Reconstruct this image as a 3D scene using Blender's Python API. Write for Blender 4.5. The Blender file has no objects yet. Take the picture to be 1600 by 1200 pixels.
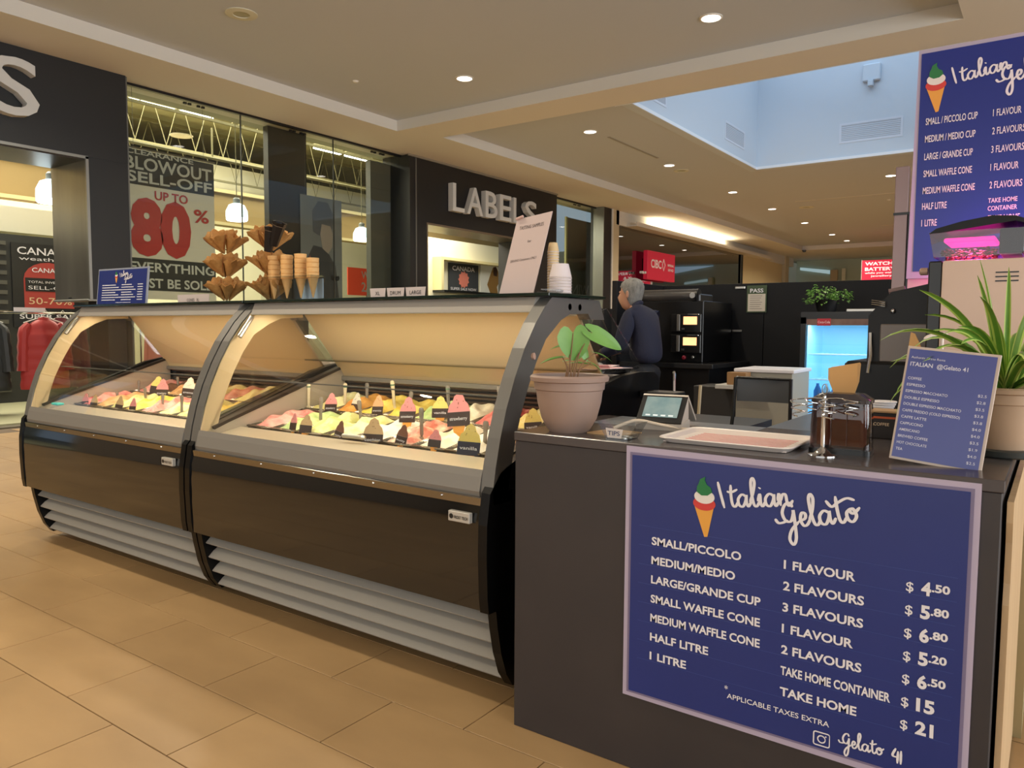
import bpy, bmesh, math, random
from math import sin, cos, pi, radians, sqrt, atan2
from mathutils import Vector, Matrix, Euler
random.seed(41)
SC = bpy.context.scene
COL = SC.collection

def srgb(r, g=None, b=None):
    if g is None:
        r, g, b = r
    f = lambda c: ((c/255)/12.92 if c/255 <= .04045 else (((c/255)+.055)/1.055)**2.4)
    return (f(r), f(g), f(b), 1)

# ---------------------------------------------------------------- camera
cam = bpy.data.cameras.new('camera')
cam.sensor_width = 36; cam.lens = 1199.5/1600*36; cam.clip_start = .05; cam.clip_end = 200
co = bpy.data.objects.new('camera', cam); COL.objects.link(co)
yaw, pit, rol = -.618999, -.072241, .0056108
F = Vector((sin(yaw)*cos(pit), cos(yaw)*cos(pit), sin(pit)))
R0 = Vector((cos(yaw), -sin(yaw), 0)); U0 = R0.cross(F)
RR = R0*cos(rol) + U0*sin(rol); UU = U0*cos(rol) - R0*sin(rol)
M = Matrix((RR, UU, -F)).transposed().to_4x4(); M.translation = Vector((0, 0, 1.22))
co.matrix_world = M
SC.camera = co

# ---------------------------------------------------------------- view, sky, big lights
SC.view_settings.view_transform = 'Standard'
SC.view_settings.look = 'None'
SC.view_settings.exposure = 0.05
SC.view_settings.gamma = 1.0
SC.view_settings.use_curve_mapping = False
SC.cycles.max_bounces = 8; SC.cycles.diffuse_bounces = 4; SC.cycles.glossy_bounces = 4
SC.cycles.transmission_bounces = 6; SC.cycles.transparent_max_bounces = 14
SC.cycles.caustics_reflective = False; SC.cycles.caustics_refractive = False
SC.cycles.sample_clamp_indirect = 4.0

w = bpy.data.worlds.new('overcast_sky'); SC.world = w; w.use_nodes = True
bg = w.node_tree.nodes['Background']
bg.inputs['Color'].default_value = (.62, .80, 1.0, 1); bg.inputs['Strength'].default_value = .42

def area(name, loc, size, power, color=(1, .86, .68), rot=(0, 0, 0), shape='DISK', sy=None, spread=None):
    l = bpy.data.lights.new(name, 'AREA'); l.shape = shape; l.size = size
    if sy: l.size_y = sy
    l.energy = power; l.color = color
    if spread: l.spread = spread
    o = bpy.data.objects.new(name, l); o.location = loc; o.rotation_euler = rot; COL.objects.link(o)
    return o

DOWN_P = 56
DOWN = [(x, y) for x in (-6.78, -3.27, .2) for y in (-5.6, -2.3, 1.1, 4.5)] + [(-6.78, 8.36), (-3.27, 8.3), (.2, 8.3)] + \
       [(-6.78, y) for y in (11.8, 15.1, 18.9, 22.1, 25.5, 29.1, 31.4)] + [(-3.2, 18.8), (-3.2, 22.1), (-3.2, 25.5)]
for i, (x, y) in enumerate(DOWN):
    area('downlight_beam', (x, y, 4.585), .16, DOWN_P*(1.35 if y > 10 else 1), (1, .87, .66), spread=radians(150))
area('skylight_daylight', (-3.25, 13.4, 7.3), 4.2, 120, (.62, .80, 1), shape='RECTANGLE', sy=6.2)

# unseen fill lights, added to brighten the ceiling and upright surfaces
area('added_fill_light', (8.8, 3, 2.1), 3.2, 1150, (.90, .96, 1), rot=(0, radians(90), 0), shape='RECTANGLE', sy=16)
area('added_fill_light', (-1, -8.8, 2.0), 14, 300, (.90, .96, 1), rot=(radians(90), 0, 0), shape='RECTANGLE', sy=3)

# ---------------------------------------------------------------- materials
MATS = {}
def mat(name, col, rough=.5, metal=0, emit=0, ecol=None, col2=None, nscale=20, bump=0, bscale=60, spec=None, coat=0, alpha=None, trans=0, sheen=0, stretch=None, contrast=.25):
    if name in MATS: return MATS[name]
    m = bpy.data.materials.new(name); m.use_nodes = True; MATS[name] = m
    nt = m.node_tree; b = nt.nodes['Principled BSDF']
    c = srgb(col); b.inputs['Base Color'].default_value = c
    b.inputs['Roughness'].default_value = rough; b.inputs['Metallic'].default_value = metal
    if spec is not None: b.inputs['Specular IOR Level'].default_value = spec
    if coat: b.inputs['Coat Weight'].default_value = coat; b.inputs['Coat Roughness'].default_value = .05
    if trans: b.inputs['Transmission Weight'].default_value = trans
    if sheen: b.inputs['Sheen Weight'].default_value = sheen
    if emit:
        b.inputs['Emission Color'].default_value = srgb(ecol) if ecol else c
        b.inputs['Emission Strength'].default_value = emit
    if col2 or bump:
        tc = nt.nodes.new('ShaderNodeTexCoord'); mp = nt.nodes.new('ShaderNodeMapping')
        nt.links.new(tc.outputs['Object'], mp.inputs['Vector'])
        if stretch: mp.inputs['Scale'].default_value = stretch
    if col2:
        n = nt.nodes.new('ShaderNodeTexNoise'); n.inputs['Scale'].default_value = nscale; n.inputs['Detail'].default_value = 5
        nt.links.new(mp.outputs[0], n.inputs['Vector'])
        r = nt.nodes.new('ShaderNodeValToRGB'); r.color_ramp.elements[0].position = .5-contrast; r.color_ramp.elements[1].position = .5+contrast
        r.color_ramp.elements[0].color = c; r.color_ramp.elements[1].color = srgb(col2)
        nt.links.new(n.outputs[0], r.inputs[0]); nt.links.new(r.outputs[0], b.inputs['Base Color'])
    if bump:
        n2 = nt.nodes.new('ShaderNodeTexNoise'); n2.inputs['Scale'].default_value = bscale; n2.inputs['Detail'].default_value = 4
        nt.links.new(mp.outputs[0], n2.inputs['Vector'])
        bp = nt.nodes.new('ShaderNodeBump'); bp.inputs['Strength'].default_value = bump; bp.inputs['Distance'].default_value = .01
        nt.links.new(n2.outputs[0], bp.inputs['Height']); nt.links.new(bp.outputs[0], b.inputs['Normal'])
    return m

def glassmat(name, tint=(255, 255, 255), refl=1.0, ior=1.5, rough=0.0):
    """thin pane: clear transmission plus Fresnel reflection"""
    if name in MATS: return MATS[name]
    m = bpy.data.materials.new(name); m.use_nodes = True; MATS[name] = m
    nt = m.node_tree; nt.nodes.clear()
    out = nt.nodes.new('ShaderNodeOutputMaterial'); mix = nt.nodes.new('ShaderNodeMixShader')
    t = nt.nodes.new('ShaderNodeBsdfTransparent'); g = nt.nodes.new('ShaderNodeBsdfGlossy')
    t.inputs[0].default_value = srgb(tint); g.inputs['Roughness'].default_value = rough
    fr = nt.nodes.new('ShaderNodeFresnel'); ge = nt.nodes.new('ShaderNodeNewGeometry'); mr = nt.nodes.new('ShaderNodeMapRange')
    mr.inputs['To Min'].default_value = ior; mr.inputs['To Max'].default_value = 1/ior     # same reflectance from both sides of the sheet
    nt.links.new(ge.outputs['Backfacing'], mr.inputs['Value']); nt.links.new(mr.outputs[0], fr.inputs[0])
    mu = nt.nodes.new('ShaderNodeMath'); mu.operation = 'MULTIPLY'; mu.inputs[1].default_value = refl; mu.use_clamp = True
    nt.links.new(fr.outputs[0], mu.inputs[0]); nt.links.new(mu.outputs[0], mix.inputs[0])
    nt.links.new(t.outputs[0], mix.inputs[1]); nt.links.new(g.outputs[0], mix.inputs[2]); nt.links.new(mix.outputs[0], out.inputs[0])
    return m

GLASS = glassmat('clear_glass', (250, 252, 250), 1.0)
SHOPGLASS = glassmat('shop_window_glass', (246, 248, 243), 1.0)
ACRYL = glassmat('clear_acrylic', (246, 248, 249), 1.2)
SMOKE = glassmat('smoked_acrylic', (206, 190, 190), 1.3)
WHITE = mat('white_print', (226, 222, 226), .6)
BLACK = mat('black_plastic', (16, 16, 18), .35)
STEEL = mat('brushed_steel', (190, 186, 178), .28, 1)
CHROME = mat('chrome', (215, 215, 215), .08, 1)

# ---------------------------------------------------------------- object helpers
def empty(name, loc, label, cat, group=None, rz=0, rx=0, ry=0):
    o = bpy.data.objects.new(name, None); COL.objects.link(o)
    o.location = loc; o.rotation_euler = (rx, ry, rz); o.empty_display_size = .05
    o['label'] = label; o['category'] = cat
    if group: o['group'] = group
    return o
def tag(o, label, cat, group=None, kind=None):
    o['label'] = label; o['category'] = cat
    if group: o['group'] = group
    if kind: o['kind'] = kind
    return o
def structure(o): o['kind'] = 'structure'; return o

TXT = {}
def text_geo(s, bold=0.0):
    k = (s, bold)
    if k not in TXT:
        c = bpy.data.curves.new('t', 'FONT'); c.body = s; c.size = 1; c.offset = bold; c.resolution_u = 3
        o = bpy.data.objects.new('t', c); COL.objects.link(o)
        dg = bpy.context.evaluated_depsgraph_get()
        me = bpy.data.meshes.new_from_object(o.evaluated_get(dg))
        TXT[k] = ([v.co.copy() for v in me.vertices], [tuple(p.vertices) for p in me.polygons])
        bpy.data.objects.remove(o); bpy.data.curves.remove(c); bpy.data.meshes.remove(me)
    return TXT[k]

def catmull(pts, n=8):
    pts = [Vector(p) for p in pts]; out = []
    for i in range(len(pts)-1):
        p0 = pts[i-1] if i else pts[0]*2-pts[1]; p1, p2 = pts[i], pts[i+1]
        p3 = pts[i+2] if i+2 < len(pts) else p2*2-p1
        for k in range(n):
            t = k/n
            out.append(.5*((2*p1)+(p2-p0)*t+(2*p0-5*p1+4*p2-p3)*t*t+(3*p1-p0-3*p2+p3)*t**3))
    out.append(pts[-1]); return out

class B:
    def __init__(s): s.b = bmesh.new(); s.lay = 0
    def face(s, vs):
        try: return s.b.faces.new(vs)
        except ValueError: return None
    def raw(s, verts, faces, mtx=None):
        vv = [s.b.verts.new(mtx @ Vector(v) if mtx else v) for v in verts]
        for f in faces: s.face([vv[i] for i in f])
        return s
    def box(s, lo, hi, bevel=0, rot=None, seg=1):
        c = [(a+b_)/2 for a, b_ in zip(lo, hi)]; d = [abs(b_-a) for a, b_ in zip(lo, hi)]
        m = Matrix.Translation(c) @ (rot.to_4x4() if rot else Matrix()) @ Matrix.Diagonal((*d, 1))
        r = bmesh.ops.create_cube(s.b, size=1, matrix=m)
        if bevel:
            es = list({e for v in r['verts'] for e in v.link_edges})
            bmesh.ops.bevel(s.b, geom=es, offset=bevel, segments=seg, affect='EDGES', profile=.7)
        return s
    def prism(s, prof, axis, a, b_, rev=False):
        """profile in the plane across axis, extruded a..b. axis x: (y,z); y: (x,z); z: (x,y)"""
        f = {'x': lambda p, t: (t, p[0], p[1]), 'y': lambda p, t: (p[0], t, p[1]), 'z': lambda p, t: (p[0], p[1], t)}[axis]
        A = [s.b.verts.new(f(p, a)) for p in prof]; Bv = [s.b.verts.new(f(p, b_)) for p in prof]
        n = len(prof)
        s.face(A[::-1]); s.face(Bv)
        for i in range(n): s.face([A[i], A[(i+1) % n], Bv[(i+1) % n], Bv[i]])
        return s
    def sheet(s, prof, axis, a, b_, th, nrm=1):
        """open profile given thickness th, extruded"""
        P = [Vector(p) for p in prof]; off = []
        for i in range(len(P)):
            d = (P[min(i+1, len(P)-1)]-P[max(i-1, 0)]).normalized(); off.append(P[i]+Vector((-d.y, d.x))*th*nrm)
        return s.prism([tuple(p) for p in P]+[tuple(p) for p in off[::-1]], axis, a, b_)
    def lathe(s, prof, n=24, c=(0, 0, 0), cap=True, sx=1, sy=1, mtx=None):
        rings = []
        for r, z in prof:
            ring = []
            for k in range(n):
                t = 2*pi*k/n; v = Vector((c[0]+r*cos(t)*sx, c[1]+r*sin(t)*sy, c[2]+z))
                ring.append(s.b.verts.new(mtx @ v if mtx else v))
            rings.append(ring)
        for a, b_ in zip(rings, rings[1:]):
            for k in range(n): s.face([a[k], a[(k+1) % n], b_[(k+1) % n], b_[k]])
        if cap: s.face(rings[0][::-1]); s.face(rings[-1])
        return s
    def tube(s, pts, r, n=8, cap=True):
        P = [Vector(p) for p in pts]; rr = r if isinstance(r, (list, tuple)) else [r]*len(P); rings = []; up = None
        for i, p in enumerate(P):
            d = (P[min(i+1, len(P)-1)]-P[max(i-1, 0)]).normalized()
            if up is None or abs(up.dot(d)) > .99: up = Vector((0, 0, 1)) if abs(d.z) < .9 else Vector((1, 0, 0))
            x = up.cross(d).normalized(); y = d.cross(x); up = y
            rings.append([s.b.verts.new(p+x*rr[i]*cos(2*pi*k/n)+y*rr[i]*sin(2*pi*k/n)) for k in range(n)])
        for a, b_ in zip(rings, rings[1:]):
            for k in range(n): s.face([a[k], a[(k+1) % n], b_[(k+1) % n], b_[k]])
        if cap: s.face(rings[0][::-1]); s.face(rings[-1])
        return s
    def loft(s, rings, cap=True, close=True):
        L = [[s.b.verts.new(p) for p in r] for r in rings]; n = len(L[0])
        for a, b_ in zip(L, L[1:]):
            for k in range(n if close else n-1): s.face([a[k], a[(k+1) % n], b_[(k+1) % n], b_[k]])
        if cap: s.face(L[0][::-1]); s.face(L[-1])
        return s
    def ball(s, c, r, seg=12, sc=(1, 1, 1)):
        bmesh.ops.create_uvsphere(s.b, u_segments=seg, v_segments=max(6, seg//2+2), radius=r, matrix=Matrix.Translation(c) @ Matrix.Diagonal((*sc, 1)))
        return s
    def text(s, t, o, size, right=(1, 0, 0), up=(0, 0, 1), bold=.0, sx=1, align='L', depth=.0012, width=None):
        V, Fc = text_geo(t, bold)
        if not V: return s
        xs = [v.x for v in V]; W = max(xs)-min(xs); x0 = min(xs)
        if width: sx = width/(W*size)
        sh = {'L': 0, 'C': -W/2, 'R': -W}[align]
        r = Vector(right).normalized(); u = Vector(up).normalized(); nn = r.cross(u); o = Vector(o)
        mk = lambda v, d: o+r*((v.x-x0+sh)*size*sx)+u*(v.y*size)+nn*d
        A = [s.b.verts.new(mk(v, depth)) for v in V]
        for f in Fc: s.face([A[i] for i in f])
        if depth > .004:                     # solid channel letters
            Bk = [s.b.verts.new(mk(v, 0)) for v in V]; cnt = {}
            for f in Fc:
                for i in range(len(f)):
                    e = (f[i], f[(i+1) % len(f)]); k = tuple(sorted(e)); cnt.setdefault(k, []).append(e)
            for k, es in cnt.items():
                if len(es) == 1: a, b_ = es[0]; s.face([A[b_], A[a], Bk[a], Bk[b_]])
        return s
    def ribbon(s, pts, wd, right=(1, 0, 0), up=(0, 0, 1), o=(0, 0, 0), depth=.0012, smooth=6, contrast=.35):
        """brush stroke through 2D points"""
        P = catmull([(p[0], p[1], 0) for p in pts], smooth) if smooth else [Vector((p[0], p[1], 0)) for p in pts]
        r = Vector(right).normalized(); u = Vector(up).normalized(); nn = r.cross(u); o = Vector(o); L = []; s.lay += 1; depth += s.lay*.00006
        for i, p in enumerate(P):
            depth += .000006; d = (P[min(i+1, len(P)-1)]-P[max(i-1, 0)]).normalized(); w_ = wd*(1-contrast+contrast*abs(d.y))*.5
            e = min(i, len(P)-1-i); w_ *= min(1, .55+.25*e)
            q = Vector((-d.y, d.x, 0))*w_
            L.append([s.b.verts.new(o+r*z.x+u*z.y+nn*depth) for z in (p-q, p+q)])
        for a, b_ in zip(L, L[1:]): s.face([a[0], b_[0], b_[1], a[1]])
        return s
    def build(s, name, m, parent=None, smooth=False, label=None, loc=None, angle=35):
        me = bpy.data.meshes.new(name)
        bmesh.ops.recalc_face_normals(s.b, faces=[f for f in s.b.faces]) if smooth != 'keep' else None
        s.b.to_mesh(me); s.b.free()
        if smooth and smooth != 'keep':
            for p in me.polygons: p.use_smooth = True
            try: me.set_sharp_from_angle(angle=radians(angle))
            except Exception: pass
        me.materials.append(m)
        o = bpy.data.objects.new(name, me); COL.objects.link(o)
        if parent: o.parent = parent
        if loc: o.location = loc
        if label: o['label'] = label
        if 'lettering' in name or name in ('nut_print', 'print_line', 'pink_print', 'web', 'rule_line', 'screen_button', 'tier', 'glass_clamp'): o['kind'] = 'stuff'
        return o

def dup(root, loc=None, rz=None, label=None, group=None, parent=None):
    r = root.copy(); COL.objects.link(r)
    if parent: r.parent = parent
    if loc is not None: r.location = loc
    if rz is not None: r.rotation_euler[2] = rz
    if label: r['label'] = label
    if group: r['group'] = group
    for ch in list(root.children):
        c = ch.copy(); COL.objects.link(c); c.parent = r
        for g in list(ch.children):
            d = g.copy(); COL.objects.link(d); d.parent = c
    return r

def skin(name, verts, edges, radii, root, m, parent=None, sub=2, rings=None):
    me = bpy.data.meshes.new(name); me.from_pydata(verts, edges, [])
    o = bpy.data.objects.new(name, me); COL.objects.link(o)
    md = o.modifiers.new('skin', 'SKIN'); md.use_smooth_shade = True; md.branch_smoothing = .6
    for i, sv in enumerate(me.skin_vertices[0].data):
        r = radii[i]; sv.radius = (r, r) if not isinstance(r, (tuple, list)) else r; sv.use_root = (i == root)
    sb = o.modifiers.new('sub', 'SUBSURF'); sb.levels = sub; sb.render_levels = sub
    dg = bpy.context.evaluated_depsgraph_get()
    me2 = bpy.data.meshes.new_from_object(o.evaluated_get(dg))
    bpy.data.objects.remove(o)
    me2.name = name; me2.materials.clear(); me2.materials.append(m)
    for p in me2.polygons: p.use_smooth = True
    if name == 'tmp': return me2
    ob = bpy.data.objects.new(name, me2); COL.objects.link(ob)
    if parent: ob.parent = parent
    return ob
# ================================================================ SETTING
M_SOFF = mat('soffit_paint', (216, 212, 204), .85)
M_COFF = mat('coffer_paint', (190, 196, 204), .9)
M_WELL = mat('skylight_well_paint', (196, 206, 216), .85)
M_TILE = mat('porcelain_floor_tile', (152, 122, 84), .42, col2=(172, 140, 98), nscale=1.7, contrast=.22, bump=.03, bscale=9, stretch=(1, 2.2, 1))
nt = M_TILE.node_tree; ge = nt.nodes.new('ShaderNodeNewGeometry'); oi = nt.nodes.new('ShaderNodeObjectInfo'); hs = nt.nodes.new('ShaderNodeHueSaturation')
for n_ in [n for n in nt.nodes if n.type == 'MAPPING']: nt.links.new(ge.outputs['Position'], n_.inputs['Vector'])
mr = nt.nodes.new('ShaderNodeMapRange'); mr.inputs['To Min'].default_value = .97; mr.inputs['To Max'].default_value = 1.03
nt.links.new(oi.outputs['Random'], mr.inputs['Value']); nt.links.new(mr.outputs[0], hs.inputs['Value'])
rp = [n for n in nt.nodes if n.type == 'VALTORGB'][0]; nt.links.new(rp.outputs[0], hs.inputs['Color']); nt.links.new(hs.outputs[0], nt.nodes['Principled BSDF'].inputs['Base Color'])
M_GROUT = mat('dark_grout', (88, 70, 50), .8)
M_BLKWALL = mat('black_storefront_panel', (24, 24, 26), .45)
M_STORE = mat('store_white_wall', (222, 216, 190), .8)
M_BEIGE = mat('mall_beige_wall', (196, 182, 152), .8)

# floor: grout bed, 300 tiles one by one where they show large, the rest joined
structure(B().box((-34, -10, -.05), (12, 60, -.004)).build('floor', M_GROUT))
FL = bpy.data.objects['floor']
tile = None; n = 0; far = B(); TW, TD, G = .5925, .3048, .0015
for j in range(-40, 40):
    y0 = 1.147+j*TD
    for i in range(-58, 24):
        x0 = -2.02+i*TW+(.297 if j % 2 else 0)
        if x0 < -10.15: continue
        if -9.6 < x0 < -.7 and (.2 < y0 < 3.4):
            if tile is None:
                b_ = B().box((G, G, -.02), (TW-G, TD-G, 0), .0012); tile = b_.build('tile', M_TILE, FL)
                tile.location = (x0, y0, 0)
            else:
                t = tile.copy(); COL.objects.link(t); t.location = (x0, y0, random.uniform(-.0003, .0003))
            n += 1
        elif y0 > -9.5 and x0 < 9:
            far.raw([(x0+G, y0+G, 0), (x0+TW-G, y0+G, 0), (x0+TW-G, y0+TD-G, 0), (x0+G, y0+TD-G, 0)], [(0, 1, 2, 3)])
far.raw([(x, y, 0) for x, y in ((-10, 13.4), (9, 13.4), (9, 40), (-10, 40))], [(0, 1, 2, 3)])
o = far.build('tile_field', M_TILE, FL); o['kind'] = 'stuff'
# shop floor behind the glass and its threshold strips
structure(B().box((-30, -6, -.01), (-10.36, 40, .03)).build('trim_1', mat('shop_floor_vinyl', (150, 148, 118), .5)))
structure(B().box((-10.35, 1, -.005), (-10.15, 4.9, .012)).build('trim_2', mat('threshold_strip', (90, 82, 66), .4)))

# ceiling: soffit plane with two coffers, one pierced by the skylight well
ZB = 4.45
c = B()
for lo, hi in [((-10.6, -9, ZB), (-9.05, 9.4, ZB+.3)), ((-10.6, 9.4, ZB), (9, 10.15, ZB+.3)), ((-10.6, 10.15, ZB), (-8.7, 32.5, ZB+.3)),
               ((-.97, -9, ZB), (-.1, 9.4, ZB+.3)), ((-10.6, 32.5, ZB), (9, 40, ZB+.3)), ((-.97, 10.15, ZB), (9, 32.5, ZB+.3)), ((-9.05, -9, ZB), (-.97, -7.2, ZB+.3)),
               ((-.1, -9, ZB), (9, 9.4, ZB+.3))]:
    c.box(lo, hi)
ceil = structure(c.build('ceiling', M_SOFF))
cp = B(); ZC = 4.62
cp.box((-9.05, -7.2, ZC), (-.97, 9.4, ZC+.12))
for lo, hi in [((-8.7, 10.15, ZC), (-5.45, 32.5, ZC+.12)), ((-5.45, 16.55, ZC), (-.97, 32.5, ZC+.12))]: cp.box(lo, hi)
cp.build('coffer_panel', M_COFF, ceil)
# skylight well
w_ = B(); ZT = 7.6
w_.box((-5.6, 10.0, ZC-.006), (-5.435, 16.7, ZT)).box((-5.45, 16.535, ZC-.006), (-.85, 16.7, ZT)).box((-1.0, 10.0, ZC), (-.85, 16.55, ZT)).box((-5.45, 10.0, ZC-.15), (-1.0, 10.165, ZT))
w_.build('skylight_well', M_WELL, ceil)
t_ = B()
t_.box((-5.435, 10.16, ZC-.004), (-5.42, 16.54, ZC+.05)).box((-5.435, 16.52, ZC-.004), (-.97, 16.535, ZC+.05)).box((-5.435, 10.165, ZB), (-.97, 10.18, ZB+.06))
t_.build('edge_trim', mat('white_trim', (228, 232, 236), .6), ceil)
g_ = B()
for k in range(7): g_.box((-5.5, 10.1+k*1.07, ZT-.03), (-.9, 10.16+k*1.07, ZT+.05))
g_.box((-3.28, 10, ZT-.03), (-3.2, 16.7, ZT+.05))
g_.build('glazing_bar', mat('glazing_bar_paint', (180, 184, 188), .6), ceil)

# walls that close the mall in
structure(B().box((-10.2, -9, 0), (-10, -1, 4.6)).build('wall_side', mat('side_wall_dark', (120, 108, 92), .8)))
for nm, lo, hi in [('wall_right', (9, -9, 0), (9.2, 40, 4.6)), ('wall_front', (-12, -9.2, 0), (9, -9, 4.6)),
                   ('wall_back', (-30, 41, 0), (9, 41.2, 6)), ('wall_left', (-30.2, -6, 0), (-30, 41, 7))]:
    structure(B().box(lo, hi).build(nm, M_BEIGE))

# ---- ceiling fittings
M_LED = mat('downlight_lens', (255, 250, 240), .4, emit=9, ecol=(255, 246, 232))
M_RIM = mat('downlight_rim', (230, 228, 222), .5)
def downlight(x, y, i, lab):
    r = empty('ceiling_light', (x, y, ZC), lab, 'light', 'round recessed ceiling lights')
    B().lathe([(.125, 0), (.125, -.006), (.105, -.012), (.1, -.002)], 24, cap=False).build('rim', M_RIM, r, True)
    B().lathe([(.0005, -.0045), (.1, -.005)], 24, cap=False).build('lens', M_LED, r)
labs = {(-6.78, 8.36): 'round ceiling light above the shop windows, on the near grey ceiling panel',
        (-3.27, 8.3): 'round ceiling light at top centre, nearest and largest in view',
        (-6.78, 11.8): 'round ceiling light just beyond the beam, nearest of the corridor row',
        (-6.78, 15.1): 'round ceiling light beside the speaker disc, second of the corridor row',
        (-6.78, 18.9): 'round ceiling light, third of the corridor row below the skylight corner',
        (-6.78, 22.1): 'round ceiling light, fourth of the corridor row',
        (-6.78, 25.5): 'round ceiling light, fifth of the corridor row near the small vent',
        (-6.78, 29.1): 'round ceiling light, last but one of the corridor row',
        (-6.78, 31.4): 'tiny round ceiling light, farthest of the corridor row',
        (-3.2, 18.8): 'round ceiling light right of the skylight edge, beside the menu board'}
for i, (x, y) in enumerate(DOWN):
    if (x, y) in labs: downlight(x, y, i, labs[(x, y)])
def disc(x, y, ro, ri, lab, cat='speaker'):
    r = empty('ceiling_speaker', (x, y, ZC), lab, cat)
    B().lathe([(ro, 0), (ro, -.008), (ri, -.014), (ri*.98, -.006)], 28, cap=False).build('rim', mat('speaker_rim', (206, 204, 184), .6), r, True)
    B().lathe([(.001, -.006), (ri, -.006)], 28, cap=False).build('grille', mat('speaker_grille', (170, 170, 146), .8), r)
disc(-7.42, 5.3, .17, .09, 'round yellowish ceiling speaker at the top left of the near ceiling')
disc(-6.79, 15.75, .16, .1, 'round flat grey ceiling speaker beside the corridor lights')
disc(-5.9, 22.3, .2, .1, 'small pale ceiling disc beside the fifth corridor light')
for (x, y, lab) in [(-8.1, 7.6, 'tiny sprinkler cap on the near ceiling panel'), (-3.8, 22.2, 'tiny sprinkler cap on the far corridor ceiling')]:
    tag(B().lathe([(.0, -.02), (.03, -.018), (.045, 0)], 14).build('sprinkler', M_RIM, None, True, loc=(x, y, ZC)), lab, 'sprinkler')
tag(B().box((-6.72, 12.3, ZC-.006), (-6.66, 14.35, ZC+.002), .002).build('slot_diffuser', mat('slot_paint', (150, 150, 146), .7)), 'long thin slot diffuser in the grey ceiling beyond the beam', 'vent')
for (x, y, lab) in [(-4.4, 21.2, 'long thin access joint strip on the far corridor ceiling, nearer one'), (-3.4, 27.5, 'long thin access joint strip on the far corridor ceiling, farther one')]:
    tag(B().box((x-1.5, y-.03, ZC-.005), (x+1.5, y+.03, ZC+.001)).build('slot_diffuser', mat('slot_paint2', (206, 204, 196), .7)), lab, 'vent')
def vent(loc, W, H, rz, lab):
    r = empty('air_vent', loc, lab, 'vent', rz=rz)
    f = B(); t = .04
    f.box((-W/2-t, -.02, -H/2-t), (W/2+t, 0, -H/2)).box((-W/2-t, -.02, H/2), (W/2+t, 0, H/2+t)).box((-W/2-t, -.02, -H/2), (-W/2, 0, H/2)).box((W/2, -.02, -H/2), (W/2+t, 0, H/2))
    f.build('frame', mat('vent_frame', (206, 212, 222), .6), r)
    B().box((-W/2, -.003, -H/2), (W/2, 0, H/2)).build('backing', mat('vent_back', (96, 100, 112), .8), r)
    n = 9
    for k in range(n):
        z = -H/2+(k+.5)*H/n
        B().box((-W/2, -.018, z-.006), (W/2, -.004, z+.006), rot=Euler((.5, 0, 0)).to_matrix()).build('slat', mat('vent_slat', (176, 182, 194), .6), r)
vent((-5.45, 15.2, 5.06), 1.05, .28, pi/2, 'slatted white air vent on the left wall of the skylight well')
vent((-3.21, 16.55, 5.13), 1.07, .31, 0, 'long slatted white air vent on the back wall of the skylight well')
vent((-5.45, 11.6, 4.98), .6, .2, pi/2, 'air vent half hidden by the beam at the near end of the skylight well')
r = empty('wall_projector_light', (-3.22, 16.55, 6.2), 'white square floodlight box high on the skylight well wall', 'light')
B().box((-.16, -.1, -.15), (.16, 0, .18), .02).build('housing', M_WELL, r)
B().box((-.05, -.16, -.26), (.05, -.06, -.15), .01).build('lamp_head', mat('lamp_head', (190, 200, 210), .3), r)
tag(B().lathe([(.0, -.05), (.07, -.045), (.08, 0)], 16, mtx=Matrix.Rotation(pi/2, 4, 'X')).build('smoke_detector', M_WELL, None, True, loc=(-2.85, 16.55, 6.35)), 'round white detector beside the floodlight in the skylight well', 'detector')
# ================================================================ STOREFRONT (plane x = -10)
M_MULL = mat('grey_mullion', (120, 120, 116), .35, .6)
M_JAMB = mat('brushed_jamb_metal', (116, 112, 108), .32, .75, col2=(146, 142, 136), nscale=3, stretch=(1, 1, .15))
M_LET = mat('channel_letter_face', (206, 206, 204), .5)
M_WARMW = mat('shop_fixture_white', (228, 222, 196), .7)
# left portal: big black fascia + thick jamb box with a light metal edge
p = empty('storefront_portal', (-10, 2, 0), 'wide black storefront portal at the far left with brushed metal jamb', 'storefront')
B().box((-.9, -3, 3.33), (0.004, 3.38, ZB-.002)).build('fascia', M_BLKWALL, p)
B().box((-.9, 2.88, 1.54), (0, 3.38, 3.33)).build('pillar', M_BLKWALL, p)
B().box((-.62, 3.12, 0), (-.12, 3.36, 1.54)).build('pillar_foot', M_BLKWALL, p)
B().box((-.92, 2.84, 1.56), (-.02, 2.88, 3.3)).build('jamb', M_JAMB, p)
B().box((-.93, 2.82, 1.535), (.015, 2.92, 1.56), .004).box((-.02, 2.84, 1.56), (.012, 2.875, 3.33)).box((-.02, -3, 3.3), (.012, 2.875, 3.335)).build('edge_trim', mat('jamb_edge', (150, 150, 146), .35, .7), p)
B().box((-.9, -3, 3.285), (-.02, 2.84, 3.3)).build('reveal', mat('reveal_metal', (60, 52, 46), .35, .5), p)
B().box((-.55, 2.835, 1.575), (-.48, 2.84, 1.59)).build('latch', BLACK, p)
o = B().text('S', (0, 0, 0), .92, (0, 1, 0), (0, 0, 1), bold=.006, depth=.12, width=.52).build('channel_letter', M_LET)
o.location = (-9.99, 3.76, 3.64); tag(o, 'large white channel letter S at the far left edge', 'letter')
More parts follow.
